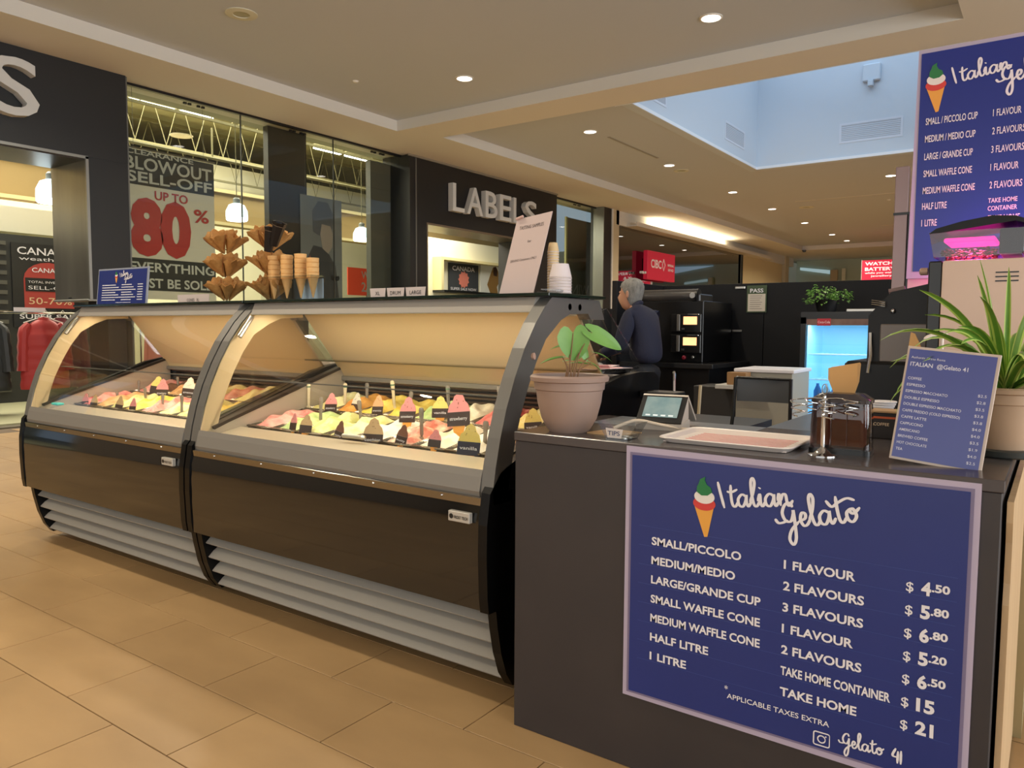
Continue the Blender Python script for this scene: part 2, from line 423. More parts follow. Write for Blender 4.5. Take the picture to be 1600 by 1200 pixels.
# shop windows: panes, clamps, mullions
def pane(y0, y1, x, lab, z0=0.0, z1=ZB):
    r = empty('shop_window', (x, (y0+y1)/2, 0), lab, 'window'); h = (y1-y0)/2
    B().box((-.006, -h+.006, z0), (.006, h-.006, z1)).build('pane', SHOPGLASS, r)
    B().box((-.012, h-.008, z0), (.012, h+.004, z1)).build('joint', mat('silicone_joint', (60, 62, 56), .6), r)
    k = B()
    for dy in (-.14, -.07, .07, .14): k.box((-.0, dy-.022, z1-.09), (.03, dy+.022, z1-.06))
    k.build('glass_clamp', BLACK, r, loc=(0, (.15 if y1-y0 > 1 else 0), 0))
    B().box((-.03, -h, z1-.035), (.03, h, z1+.01)).build('head_channel', BLACK, r)
    return r
XG = -10.25
pane(5.42, 7.27, XG, 'tall shop window pane with the clearance banner behind it')
pane(7.27, 9.09, XG, 'tall shop window pane between the banner and the grey poster, behind the waffle cones')
pane(9.09, 10.86, XG, 'tall shop window pane left of the black portal with six white letters')
pane(15.88, 18.2, XG, 'narrow tall shop window pane right of the black portal with six white letters')
tag(B().box((-10.3, 5.385, 0), (-10.02, 5.41, ZB-.002)).build('window_post', M_MULL), 'slim grey metal post left of the clearance banner pane', 'post')
tag(B().box((-10.24, 10.87, 0), (-9.99, 10.9, ZB-.002)).build('window_post', M_MULL), 'slim grey metal post left of the portal with six raised letters', 'post')
# LABELS portal
p = empty('storefront_portal', (-10, 10.7, 0), 'black storefront portal with six white raised letters above its doorway', 'storefront')
B().box((-.7, .02, 3.24), (0, 5.15, 4.44)).build('fascia', M_BLKWALL, p)
B().box((-.7, .02, 0), (0, .5, 3.24)).build('side_panel', M_BLKWALL, p)
B().box((-.7, 3.75, 0), (0, 5.15, 3.24)).build('side_panel', M_BLKWALL, p)
B().box((-.72, .5, 3.2), (.01, 3.75, 3.24)).box((-.02, .48, 0), (.012, .51, 3.24)).build('opening_trim', mat('lintel_metal', (150, 138, 122), .3, .8), p)
B().box((-.02, -.02, 4.41), (.02, 5.17, 4.45)).build('top_trim', mat('top_trim_metal', (150, 142, 126), .4, .4), p)
yy = 11.815
for i, (ch, wd) in enumerate(zip('LABELS', (.37, .52, .42, .42, .36, .47))):
    o = B().text(ch, (0, 0, 0), .78, (0, 1, 0), (0, 0, 1), bold=.008, depth=.12, width=wd).build('channel_letter', M_LET)
    o.location = (-9.99, yy, 3.54); yy += wd+.085
    tag(o, ['first white raised letter L over the doorway', 'white raised letter A over the doorway', 'white raised letter B over the doorway',
            'white raised letter E over the doorway', 'second white raised letter L, fifth over the doorway', 'white raised letter S, cut off by the tasting sheet'][i], 'letter', 'raised letters over the shop doorway')
# black end panel, beige column
p = empty('storefront_column', (-10, 18.2, 0), 'black column at the right end of the storefront', 'column')
B().box((-.4, 0, 0), (0, .42, ZB)).build('panel', M_BLKWALL, p)
B().box((-.3, -.03, 0), (.01, 0, ZB)).build('edge_trim', M_MULL, p)
p = empty('mall_column', (-10, 18.68, 0), 'beige painted column between the black column and the red bank sign', 'column')
B().box((-.6, 0, 0), (.0, .38, ZB)).build('shaft', M_BEIGE, p)
B().box((-.05, -.06, 0), (.03, 0, ZB)).build('corner_trim', M_SOFF, p)

# ---- shop interior
structure(B().box((-18.2, -4, 0), (-18, 24, 5.4)).build('wall_shop', M_STORE))
bh = empty('ceiling_bulkhead', (-14.4, 10, 0), 'cream bulkhead band across the shop interior under the open ceiling', 'bulkhead')
B().box((-.3, -12, 3.35), (.3, 10, 4.0)).build('drop', mat('bulkhead_tan', (150, 128, 84), .8), bh)
B().box((.3, -12, 3.95), (.36, 10, 4.02)).box((.3, -12, 3.3), (.34, 10, 3.36)).build('rail', mat('bulkhead_rail', (200, 186, 140), .6), bh)
B().box((-17.9, -4, 2.7), (-13.6, 6.4, 3.1)).build('shop_wall_band', M_STORE)
tag(bpy.data.objects['shop_wall_band'], 'pale upper wall band inside the shop at the far left', 'wall')
structure(B().box((-30, -6, 6.2), (-10.62, 26, 6.3)).build('ceiling_shop', mat('roof_deck', (172, 166, 124), .8, col2=(196, 188, 148), nscale=.4, stretch=(1, 14, 1))))
structure(B().box((-10.85, -6, 4.455), (-10.6, 26, 4.7)).build('ceiling_shopfront', mat('shopfront_ceiling', (168, 168, 150), .8)))
M_TRUSS = mat('truss_paint', (128, 122, 88), .6)
def truss(x, i):
    r = empty('roof_truss', (x, 9, 4.9), ['nearest cream open web roof truss inside the shop', 'second cream open web roof truss inside the shop', 'third cream open web roof truss inside the shop', 'farthest cream open web roof truss inside the shop'][i], 'truss', 'roof trusses in the shop')
    B().box((-.03, -11, 0), (.03, 9, .045)).build('bottom_chord', M_TRUSS, r)
    B().box((-.05, -11, 1.1), (.05, 9, 1.18)).build('top_chord', M_TRUSS, r)
    w = B()
    for k in range(-16, 14):
        y = k*.66; w.tube([(0, y, .05), (0, y+.33, 1.12)],   .007, 5).tube([(0, y+.33, 1.12), (0, y+.66, .05)], .009, 5)
    w.build('web', M_TRUSS, r)
for i, x in enumerate((-12.6, -15.2, -17.6, -20.2)): truss(x, i)
M_TUBE = mat('fluorescent_tube', (255, 255, 250), .3, emit=9, ecol=(250, 255, 246))
for i, (x, y0, y1, lab) in enumerate([(-13.45, 7.25, 8.15, 'bright fluorescent batten, leftmost inside the shop window'), (-13.4, 8.2, 8.9, 'bright fluorescent batten, second inside the shop window'),
                         (-13.6, 11.5, 12.3, 'bright fluorescent batten above the grey poster, nearer half'), (-13.6, 12.4, 13.2, 'bright fluorescent batten above the grey poster, farther half')]):
    r = empty('batten_light', (x, (y0+y1)/2, 5.2), lab, 'light', 'fluorescent battens in the shop')
    h = (y1-y0)/2
    B().box((-.07, -h, 0), (.07, h, .06)).build('housing', M_TRUSS, r)
    B().box((-.05, -h+.02, -.04), (.05, h-.02, 0), .01).build('tube', M_TUBE, r)
    [B().tube([(0, q*h*.7, .05), (0, q*h*.7, 1.0)], .006, 4).build('wire', M_TRUSS, r) for q in (-1, 1)]
for (x, y, z, lab, s) in [(-11.5, 10.92, 3.12, 'glowing dome pendant light beside the grey poster', .17), (-11.5, 8.05, 3.2, 'glowing dome pendant light above the waffle cones', .18), (-11.5, 5.1, 3.12, 'glowing dome pendant light at the far left behind the metal jamb', .2)]:
    r = empty('pendant_light', (x, y, z), lab, 'light')
    B().lathe([(s*.98, -s*.75), (s, -s*.6), (s*.98, -s*.1), (s*.72, s*.45), (s*.34, s*.62)], 24, cap=False).build('shade', mat('lit_prismatic_shade', (225, 240, 245), .25, emit=2.2, ecol=(215, 240, 250)), r, True)
    B().lathe([(s*.97, -s*.74), (s*.97, -s*.9), (s*.9, -s*1.0), (.001, -s*1.02)], 24, cap=False).build('diffuser', mat('lit_diffuser', (250, 255, 255), .3, emit=7, ecol=(240, 252, 255)), r)
    B().lathe([(s*.34, s*.6), (s*.34, s*1.0), (s*.2, s*1.15)], 16).build('ballast', mat('ballast_grey', (120, 124, 120), .5), r, True)
    B().tube([(0, 0, s), (0, 0, 6.2-z)], .008, 6).build('rod', M_TRUSS, r)
B().lathe([(.0, -.02), (.2, -.015), (.22, 0)], 20).build('ceiling_disc', M_RIM, None, True, loc=(-14.0, 8.6, 4.9))
tag(bpy.data.objects['ceiling_disc'], 'flat white disc light hanging under the shop roof trusses', 'light')
o = B().tube([(-13, 4, 4.35), (-13, 16, 4.35)], .03, 6).tube([(-13, 8.6, 4.35), (-13, 8.6, 4.9)], .02, 6).build('sprinkler_pipe', M_TRUSS); tag(o, 'long cream sprinkler pipe running through the shop roof', 'pipe')

# banner in the first pane
MB_W = mat('banner_white', (214, 210, 196), .7); MB_K = mat('banner_black', (40, 42, 42), .6); MB_R = mat('banner_red', (176, 52, 50), .6)
r = empty('sale_banner', (XG-.1, 5.5, 0), 'large hanging clearance banner with a big red 80% in the shop window', 'banner')
B().box((-.012, 0, 1.6), (0, 1.36, 3.62)).build('cloth', MB_W, r)
B().box((0, 0, 3.15), (.004, 1.36, 3.62)).box((0, 0, 1.72), (.004, 1.36, 2.16)).build('dark_band', MB_K, r)
B().text('UP TO', (.008, .68, 2.98), .17, (0, 1, 0), align='C', bold=.02, width=.5, depth=.002).text('80', (.008, .07, 2.25), .99, (0, 1, 0), bold=.055, width=.9, depth=.002).text('%', (.008, 1.02, 2.74), .26, (0, 1, 0), bold=.02, width=.24, depth=.002).build('red_lettering', MB_R, r)
B().text('BLOWOUT', (.008, .02, 3.36), .24, (0, 1, 0), bold=.02, width=1.3, depth=.002).text('SELL-OFF', (.008, .04, 3.19), .2, (0, 1, 0), bold=.02, width=1.28, depth=.002).text('CLEARANCE', (.008, .03, 3.56), .1, (0, 1, 0), bold=.02, width=1.0, depth=.002)\
   .text('EVERYTHING', (.008, .05, 1.98), .18, (0, 1, 0), bold=.02, width=1.28, depth=.002).text('MUST BE SOLD', (.008, .03, 1.76), .18, (0, 1, 0), bold=.02, width=1.3, depth=.002).build('pale_lettering', mat('banner_grey', (196, 198, 192), .6), r)
B().tube([(0, -.02, 3.64), (0, 1.38, 3.64)], .014, 6).build('rail', M_MULL, r)
[B().tube([(0, q, 3.64), (0, q, 4.45)], .003, 4).build('wire', M_MULL, r) for q in (.15, 1.2)]
# black back panel and grey mirrored poster behind the panes
tag(B().box((-10.62, 7.95, 0), (-10.5, 8.72, 4.44)).build('window_divider', M_BLKWALL), 'black full height divider panel behind the shop window', 'divider')
tag(B().box((-10.62, 10.2, 0), (-10.5, 10.85, 4.3)).build('window_divider', mat('grey_back_panel', (74, 76, 72), .5)), 'dark grey divider panel just left of the black portal, behind glass', 'divider')
r = empty('fashion_poster', (-10.48, 8.56, 0), 'greyish portrait poster of a person in a knitted hat, in the shop window', 'poster'); r.scale = (1, .76, 1)
[B().tube([(-.005, q, 3.45), (-.005, q, 4.45)], .003, 4).build('wire', M_MULL, r) for q in (.15, 1.05)]
B().box((-.01, 0, 1.65), (0, 1.2, 3.45)).build('sheet', mat('poster_grey', (118, 124, 128), .6, col2=(96, 100, 104), nscale=1.2), r)
MP = mat('poster_dark', (52, 54, 60), .6)
pt = lambda pts: [(y, z) for y, z in pts]
B().prism([(.35, 2.85), (.33, 3.2), (.5, 3.38), (.78, 3.38), (.93, 3.2), (.92, 2.95), (.6, 2.78)], 'x', .002, .004).build('knitted_hat', mat('poster_hat', (72, 78, 90), .6), r)
B().prism([(.55, 2.82), (.6, 3.0), (.85, 2.98), (.92, 2.85), (.9, 2.62), (.78, 2.5), (.62, 2.58)], 'x', .004, .006).build('face', mat('poster_face', (146, 136, 130), .6), r)
B().prism([(.1, 1.7), (.12, 2.3), (.35, 2.62), (.6, 2.6), (.8, 2.5), (1.0, 2.3), (1.1, 1.7)], 'x', .001, .003).build('jacket', MP, r)
B().prism([(.05, 1.7), (.08, 2.15), (.25, 2.45), (.42, 2.2), (.5, 1.7)], 'x', .003, .005).build('scarf', mat('poster_scarf', (150, 84, 84), .6), r)
B().text('essi', (.007, 1.1, 2.05), .17, (0, -1, 0), bold=.02, depth=-.002).build('mirrored_lettering', BLACK, r)
r = empty('sale_placard', (-11.4, 10.2, 0), 'orange-red placard with white 2/3 text inside the shop window', 'sign')
B().box((-.02, .25, 1.86), (0, 1.25, 2.4)).build('board', mat('placard_red', (214, 72, 44), .6, emit=.25, ecol=(214, 72, 44)), r)
B().text('WOMEN', (.003, .6, 2.2), .2, (0, 1, 0), bold=.02, depth=.002).text('2/3', (.003, .6, 1.94), .26, (0, 1, 0), bold=.02, depth=.002).build('lettering', WHITE, r)
B().tube([(-.01, .75, 0), (-.01, .75, 1.88)], .015, 6).build('stand', M_MULL, r)
# interior fixtures seen left: dark wall bays with round poster
r = empty('display_wall', (-13.2, 3.2, 0), 'dark slatted display wall with a sale poster at the far left', 'display')
B().box((-.2, -2.5, 0), (0, 3.2, 2.62)).build('bay', mat('dark_display', (48, 48, 44), .6), r)
for k in range(16): B().box((0, 1.2, .2+k*.15), (.03, 1.95, .26+k*.15)).build('slat', mat('slat_grey', (86, 84, 74), .6), r)
B().box((.01, 2.02, 1.2), (.03, 3.1, 2.5)).build('poster_board', BLACK, r)
MR = mat('poster_red', (168, 60, 52), .6)
arch = [(2.18, 1.5), (2.18, 1.95)]+[(2.55-.37*cos(a), 1.95+.27*sin(a)) for a in [pi*k/10 for k in range(11)]]+[(2.92, 1.5)]
B().prism(arch, 'x', .03, .034).build('poster_arch', MR, r)
B().box((.036, 2.2, 1.76), (.038, 2.92, 1.97)).build('poster_band', BLACK, r)
B().text('CANADA', (.04, 2.1, 2.33), .16, (0, 1, 0), depth=.001, bold=.01, width=.85).text('weather', (.04, 2.12, 2.24), .08, (0, 1, 0), depth=.001, width=.7).text('CANADA', (.04, 2.3, 2.06), .1, (0, 1, 0), depth=.001, bold=.01, width=.52)\
   .text('TOTAL INVENTORY', (.04, 2.24, 1.89), .05, (0, 1, 0), depth=.001, width=.64).text('SELL-OFF', (.04, 2.24, 1.79), .08, (0, 1, 0), depth=.001, width=.64).text('SUPER SALE', (.04, 2.1, 1.33), .1, (0, 1, 0), depth=.001, bold=.01, width=.9).build('pale_lettering', WHITE, r)
B().text('50-70%', (.04, 2.24, 1.56), .15, (0, 1, 0), depth=.001, width=.64).build('yellow_lettering', mat('poster_tan', (220, 190, 150), .6), r)
# interior seen through the LABELS doorway
r = empty('display_wall', (-13.3, 14.2, 0), 'cream display wall with a niche, seen through the doorway under the raised letters', 'display')
B().box((-.3, 0, 0), (0, 4.6, 3.55)).build('wall_panel', M_WARMW, r)
B().box((-.28, 1.0, 2.98), (.3, 4.6, 3.05)).box((-.28, .9, 2.2), (.3, 1.0, 3.05)).build('niche_frame', mat('niche_cream', (214, 200, 150), .7), r)
B().box((0, .9, 2.14), (.4, 4.6, 2.2)).build('ledge', BLACK, r)
B().box((.02, 1.5, 2.2), (.06, 2.75, 2.95)).build('poster_board', mat('poster_charcoal', (56, 58, 62), .6), r)
B().text('CANADA', (.066, 1.62, 2.76), .17, (0, 1, 0), depth=.001, bold=.01, width=.95).text('SUPER SALE NOW', (.066, 1.55, 2.24), .1, (0, 1, 0), depth=.001, bold=.01, width=1.1).build('lettering', WHITE, r)
B().prism([(2.1+.19*(1+.25*(k % 2))*cos(k*pi/11), 2.53+.19*(1+.25*(k % 2))*sin(k*pi/11)) for k in range(22)], 'x', .062, .066).build('maple_emblem', mat('emblem_pink', (206, 120, 104), .6), r)
B().box((.02, 2.85, 2.2), (.06, 3.9, 3.0)).build('photo_board', mat('photo_white', (226, 224, 216), .6), r)
B().prism([(3.3, 2.2), (3.15, 2.45), (3.3, 2.75), (3.42, 2.95), (3.55, 2.98), (3.66, 2.85), (3.72, 2.55), (3.6, 2.4), (3.66, 2.2)], 'x', .062, .066).build('photo_figure', mat('photo_mustard', (150, 112, 60), .6), r)
B().prism([(3.42, 2.82), (3.45, 2.95), (3.54, 2.97), (3.62, 2.88), (3.6, 2.7), (3.45, 2.72)], 'x', .066, .069).build('photo_hair', mat('photo_brown', (70, 44, 34), .6), r)
# dark mirrored board in the right hand pane
r = empty('window_board', (-10.9, 17.9, 0), 'dark mirror-like board behind the narrow right shop window', 'board')
B().box((-.03, -.15, 1.6), (0, 1.2, 4.2)).build('board', mat('dark_board', (50, 54, 50), .25), r)
B().box((0, -.22, 0), (.05, -.15, 4.2)).build('post', mat('board_post', (150, 148, 96), .5), r)
B().text('WIN', (.004, 1.1, 2.15), .42, (0, -1, 0), depth=-.002, width=.9).build('mirrored_lettering', mat('faint_letter', (84, 86, 84), .5), r)
area('shop_light', (-14, 4, 5.9), 5, 900, (1, .93, .74), shape='RECTANGLE', sy=4)
area('shop_light', (-14, 10, 5.9), 5, 900, (1, .93, .74), shape='RECTANGLE', sy=5)
area('shop_light', (-12.2, 14.8, 4.2), 2.0, 170, (1, .95, .76), shape='RECTANGLE', sy=3)
# ---- garment racks
def jacket(loc, rz, name, lab, m, puffer=True, L=.82, W=.5, pale=False, group='garments on the racks'):
    r = empty(name, loc, lab, 'garment', group, rz=rz)
    b = B(); rings = []; nz = 26; n = 20
    for i in range(nz+1):
        t = i/nz; z = -.08-L*t
        wx = W*.5*(.30+.5*min(1, t*4)**.6+.2*t); dy = .12*(.5+.5*min(1, t*4)); q = .012*abs(sin(t*pi*7)) if puffer else .006*sin(t*9)
        rings.append([((wx+q)*cos(2*pi*k/n), (dy+q)*sin(2*pi*k/n)*(1+.08*sin(5*k+t*4)), z) for k in range(n)])
    b.loft(rings); b.build('shell', m, r, True)
    for s in (-1, 1):
        pts = [(s*W*.30, -.0, -.135)]+[(s*(W*.36+.10*t**.5*W), -.03*t, -.15-.66*L*t) for t in (.1, .22, .35, .48, .6, .72, .85, 1)]
        rad = [.045]+[.066+.01*abs(sin(k*1.57)) if puffer else .045 for k in range(8)]
        B().tube(pts, rad, 10).build('sleeve', m, r, True)
    if puffer:
        B().lathe([(.085, -.12), (.072, -.06), (.066, -.045), (.05, -.07)], 14, sy=.8).build('collar', m, r, True)
    B().tube([(-W*.4, 0, -.12), (0, 0, -.03), (W*.4, 0, -.12)], .008, 6).tube([(0, 0, -.03), (0, 0, .03), (.03, 0, .06), (.05, 0, .03)], .004, 5).build('hanger', mat('hanger_pale', (206, 206, 196), .4), r)
    return r
def rack(loc, lab, L):
    r = empty('garment_rack', loc, lab, 'rack')
    B().tube([(0, -L/2, 1.37), (0, L/2, 1.37)], .016, 8).build('rail', CHROME, r)
    for s in (-1, 1):
        B().tube([(0, s*L/2, 1.37), (0, s*L/2, .08)], .014, 8).build('post', CHROME, r)
        f = B().box((-.28, s*L/2-.02, .06), (.28, s*L/2+.02, .09), .004).build('foot', CHROME, r)
        for q in (-1, 1): B().lathe([(.03, -.012), (.03, .012)], 12, mtx=Matrix.Translation((q*.25, s*L/2, .03)) @ Matrix.Rotation(pi/2, 4, 'X')).build('caster', BLACK, f, True)
    return r
rack((-11.6, 4.4, .03), 'chrome rail full of jackets at the far left of the shop', 2.0)
MJ = {'red': mat('red_puffer', (158, 26, 24), .55, sheen=.3), 'blk': mat('black_puffer', (22, 24, 24), .5), 'char': mat('charcoal_puffer', (40, 44, 40), .55), 'mar': mat('maroon_coat', (96, 26, 34), .6),
      'pink': mat('pink_coat', (214, 130, 122), .7), 'wht': mat('ivory_coat', (208, 198, 184), .7), 'pur': mat('purple_coat', (120, 76, 112), .7)}
for i, (dy, k, lab, a) in enumerate([(-.62, 'blk', 'black puffer jacket, leftmost on the chrome rail', .3), (-.45, 'char', 'charcoal puffer jacket, second from the left on the rail', .2), (-.2, 'blk', 'black puffer jacket just left of the bright red one', .1),
                         (.8, 'mar', 'maroon coat behind the bright red jacket on the rail', .1), (.52, 'red', 'bright red puffer jacket hanging on the chrome rail', .5)]):
    jacket((-11.6+(.12 if k == 'red' else 0), 4.4+dy, 1.38), 1.0+a, 'puffer_jacket' if k != 'mar' else 'coat', lab, MJ[k], L=.95, W=.62)
r = empty('price_tag_holder', (-11.6, 4.25, 1.4), 'small white price cards standing on top of the jacket rail', 'sign')
B().box((-.004, -.05, .0), (.004, .02, .25)).build('card', WHITE, r)
B().box((-.004, .35, -.0), (.004, .75, .07)).build('strip', WHITE, r)
rack((-12.4, 7.9, .03), 'second garment rail behind the left gelato case', 2.2)
for dy, k, lab in [(-.75, 'pink', 'long pink coat on the second rail, seen through the left case'), (-.2, 'wht', 'ivory coat on the second rail, seen through the left case'), (.25, 'pur', 'purple coat on the second rail, seen through the left case')]:
    jacket((-12.4, 7.9+dy, 1.38), .9, 'coat', lab, MJ[k], puffer=False, L=1.05, W=.5)

# ---- bank front beyond the beige column (x = -10.3)
r = empty('bank_storefront', (-10.05, 19.1, 0), 'long glazed bank front with a grey sill, below the lit cove', 'storefront')
B().box((-.03, 0, 3.05-.6), (0, 9.9, 4.06)).build('upper_glass', glassmat('bank_glass', (150, 150, 134), 3.2), r)
B().box((-.25, 0, 0), (-.04, 9.9, 4.0)).build('backing', mat('bank_interior', (112, 108, 92), .8), r)
B().box((-.05, 0, 2.35), (.03, 9.9, 2.47)).build('sill', mat('bank_sill', (136, 128, 112), .6), r)
B().box((-.1, 9.86, 0), (.04, 10.14, 4.065)).build('end_post', BLACK, r)
B().box((-.02, 9.86, 2.3), (.045, 9.9, 4.065)).build('post_edge', M_MULL, r)
structure(B().box((-10.3, 18.9, 4.07), (-10.0, 36, 4.45)).build('wall_bulkhead', M_SOFF))
structure(B().box((-10.4, 29.25, 0), (-10.05, 34.4, 4.07)).build('wall_corridor', mat('corridor_tan', (214, 196, 152), .8)))
p = tag(B().box((-.5, 0, 0), (0.05, .5, ZB)).build('mall_column', M_BEIGE, None, loc=(-10, 34.6, 0)), 'far beige corner column at the end of the tan corridor wall', 'column')
cv = empty('light_cove', (-9.7, 24, 4.2), 'glowing cove ledge above the bank front', 'light')
B().box((-.3, -4.5, -.13), (.02, 8, -.09)).box((0, -4.5, -.09), (.03, 8, -.02)).build('ledge', M_SOFF, cv)
B().box((-.26, -3.2, -.09), (-.2, 3.2, -.06)).build('strip', mat('cove_strip', (255, 232, 180), .4, emit=10, ecol=(255, 222, 165)), cv)
area('cove_glow', (-9.85, 24, 4.16), .14, 60, (1, .85, .6), rot=(pi, 0, 0), shape='RECTANGLE', sy=6.4)
MRED = mat('bank_red', (170, 24, 48), .5, emit=.35, ecol=(170, 24, 48))
r = empty('bank_sign', (-9.8, 20.35, 0), 'red projecting bank sign box with white letters', 'sign')
B().box((-.14, .12, 2.67), (.0, 2.05, 3.5), .01).build('box', MRED, r)
B().box((-.22, .5, 2.9), (-.13, .7, 3.3)).build('bracket', BLACK, r)
B().text('CIBC', (.002, .34, 3.02), .34, (0, 1, 0), bold=.02, width=.72, depth=.003).ribbon([(0, .17), (.1, .0), (0, -.17), (-.1, 0), (0, .17)], .06, (0, 1, 0), (0, 0, 1), (.003, 1.22, 3.14), smooth=0)\
   .text('IMPERIAL', (.002, 1.5, 3.12), .1, (0, 1, 0), bold=.02, width=.46, depth=.002).text('SERVICE', (.002, 1.53, 2.98), .1, (0, 1, 0), bold=.02, width=.4, depth=.002).build('lettering', WHITE, r)
[B().tube([(-.12, q, 2.85), (-.02, q, 2.85)], .035, 8).build('spot_lamp', WHITE, r) for q in (-.12, .06)]
# far end of the corridor
r = empty('corridor_storefront', (-10.2, 37.2, 0), 'pale green-grey glazed shopfront closing the far end of the corridor', 'storefront')
B().box((0, 0, 0), (14, .1, 4.44)).build('glazing', mat('far_glazing', (170, 186, 172), .35), r)
B().box((1.55, -.15, 0), (1.85, 0, 3.95)).build('column', M_BEIGE, r)
B().box((2.05, -.2, 0), (2.2, 0, 4.0)).box((4.3, -.2, 0), (4.5, 0, 3.8)).build('post', mat('far_post', (226, 230, 214), .6), r)
B().prism([(.2, 4.0), (.2, 4.12), (1.5, 3.95), (1.5, 3.78)], 'y', -.12, -.02).prism([(4.6, 3.62), (4.6, 3.74), (5.8, 3.6), (5.8, 3.5)], 'y', -.12, -.02).build('skylight_reflection', mat('far_blue', (176, 206, 214), .4, emit=.5, ecol=(176, 206, 214)), r)  # skylight reflections on the far glass, painted as pale glowing strips
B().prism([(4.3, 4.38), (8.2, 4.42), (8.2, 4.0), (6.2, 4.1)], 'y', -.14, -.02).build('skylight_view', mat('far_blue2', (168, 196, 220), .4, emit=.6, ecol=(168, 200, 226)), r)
r = empty('kiosk_sign', (-5.92, 30, 0), 'pink-red lit sign of a far kiosk offering watch repair', 'sign')
B().box((0, -.05, 3.02), (2.2, .05, 3.72)).build('panel', mat('watch_red', (206, 40, 64), .5, emit=.7, ecol=(206, 40, 70)), r)
B().text('WATCH REPAIR', (.1, -.052, 3.54), .16, bold=.03, width=1.75, depth=.003).text('BATTERY &', (.1, -.052, 3.35), .16, bold=.03, width=1.2, depth=.003).text('while you wait service', (.1, -.052, 3.24), .09, bold=.02, width=1.4, depth=.003)\
   .text('jewellery repair', (.3, -.052, 3.13), .09, bold=.02, width=1.2, depth=.003).build('lettering', mat('sign_glow_white', (255, 240, 240), .5, emit=.7, ecol=(255, 240, 240)), r)
B().box((-.02, -.06, 3.0), (0, .06, 3.74)).build('edge', mat('edge_pale', (220, 200, 206), .5), r)
[B().tube([(q, 0, 0), (q, 0, 3.02)], .04, 8).build('leg', M_MULL, r) for q in (.3, 1.9)]
tag(B().lathe([(.0, -.09), (.06, -.08), (.08, -.03), (.08, 0)], 14).build('dome_camera', mat('dome_dark', (70, 76, 84), .2), None, True, loc=(-8.6, 32.4, 4.45)), 'tiny dark dome camera at the corner of the far corridor ceiling', 'camera')
# ================================================================ GELATO CASES
M_FRAME = mat('warm_grey_frame', (112, 110, 106), .38, .35)
M_BAND = mat('grey_band', (128, 124, 118), .45, .2)
M_GLOSS = mat('glossy_black_panel', (14, 14, 15), .07, spec=.6, coat=.5)
M_SIDE = mat('satin_black_side', (7, 7, 8), .3, spec=.25)
M_LOUV = mat('grey_louver', (166, 161, 152), .45, .1)
M_CREAM = mat('cream_rear_panel', (226, 200, 158), .5)
M_INNER = mat('case_inner_grey', (186, 174, 158), .45, .15)
M_STRIP = mat('chrome_strip', (150, 146, 140), .12, 1)
M_DECK = mat('polished_deck', (226, 212, 190), .3, .55, bump=.02, bscale=3)
M_GRILL = mat('dark_grille', (38, 28, 24), .45)
M_LAMP = mat('case_lamp', (255, 236, 200), .4, emit=5, ecol=(255, 222, 170))
OUT = [(1.918, .66), (1.913, .70), (1.928, .78), (1.952, .87), (1.983, .96), (2.03, 1.06), (2.085, 1.155), (2.15, 1.24), (2.205, 1.295), (2.25, 1.328)]
SIDEP = [(2.03, .03), (1.993, .08), (1.963, .16), (1.943, .25), (1.933, .312), (1.895, .314), (1.888, .36), (1.882, .5), (1.884, .6), (1.90, .70), (1.955, .76)]
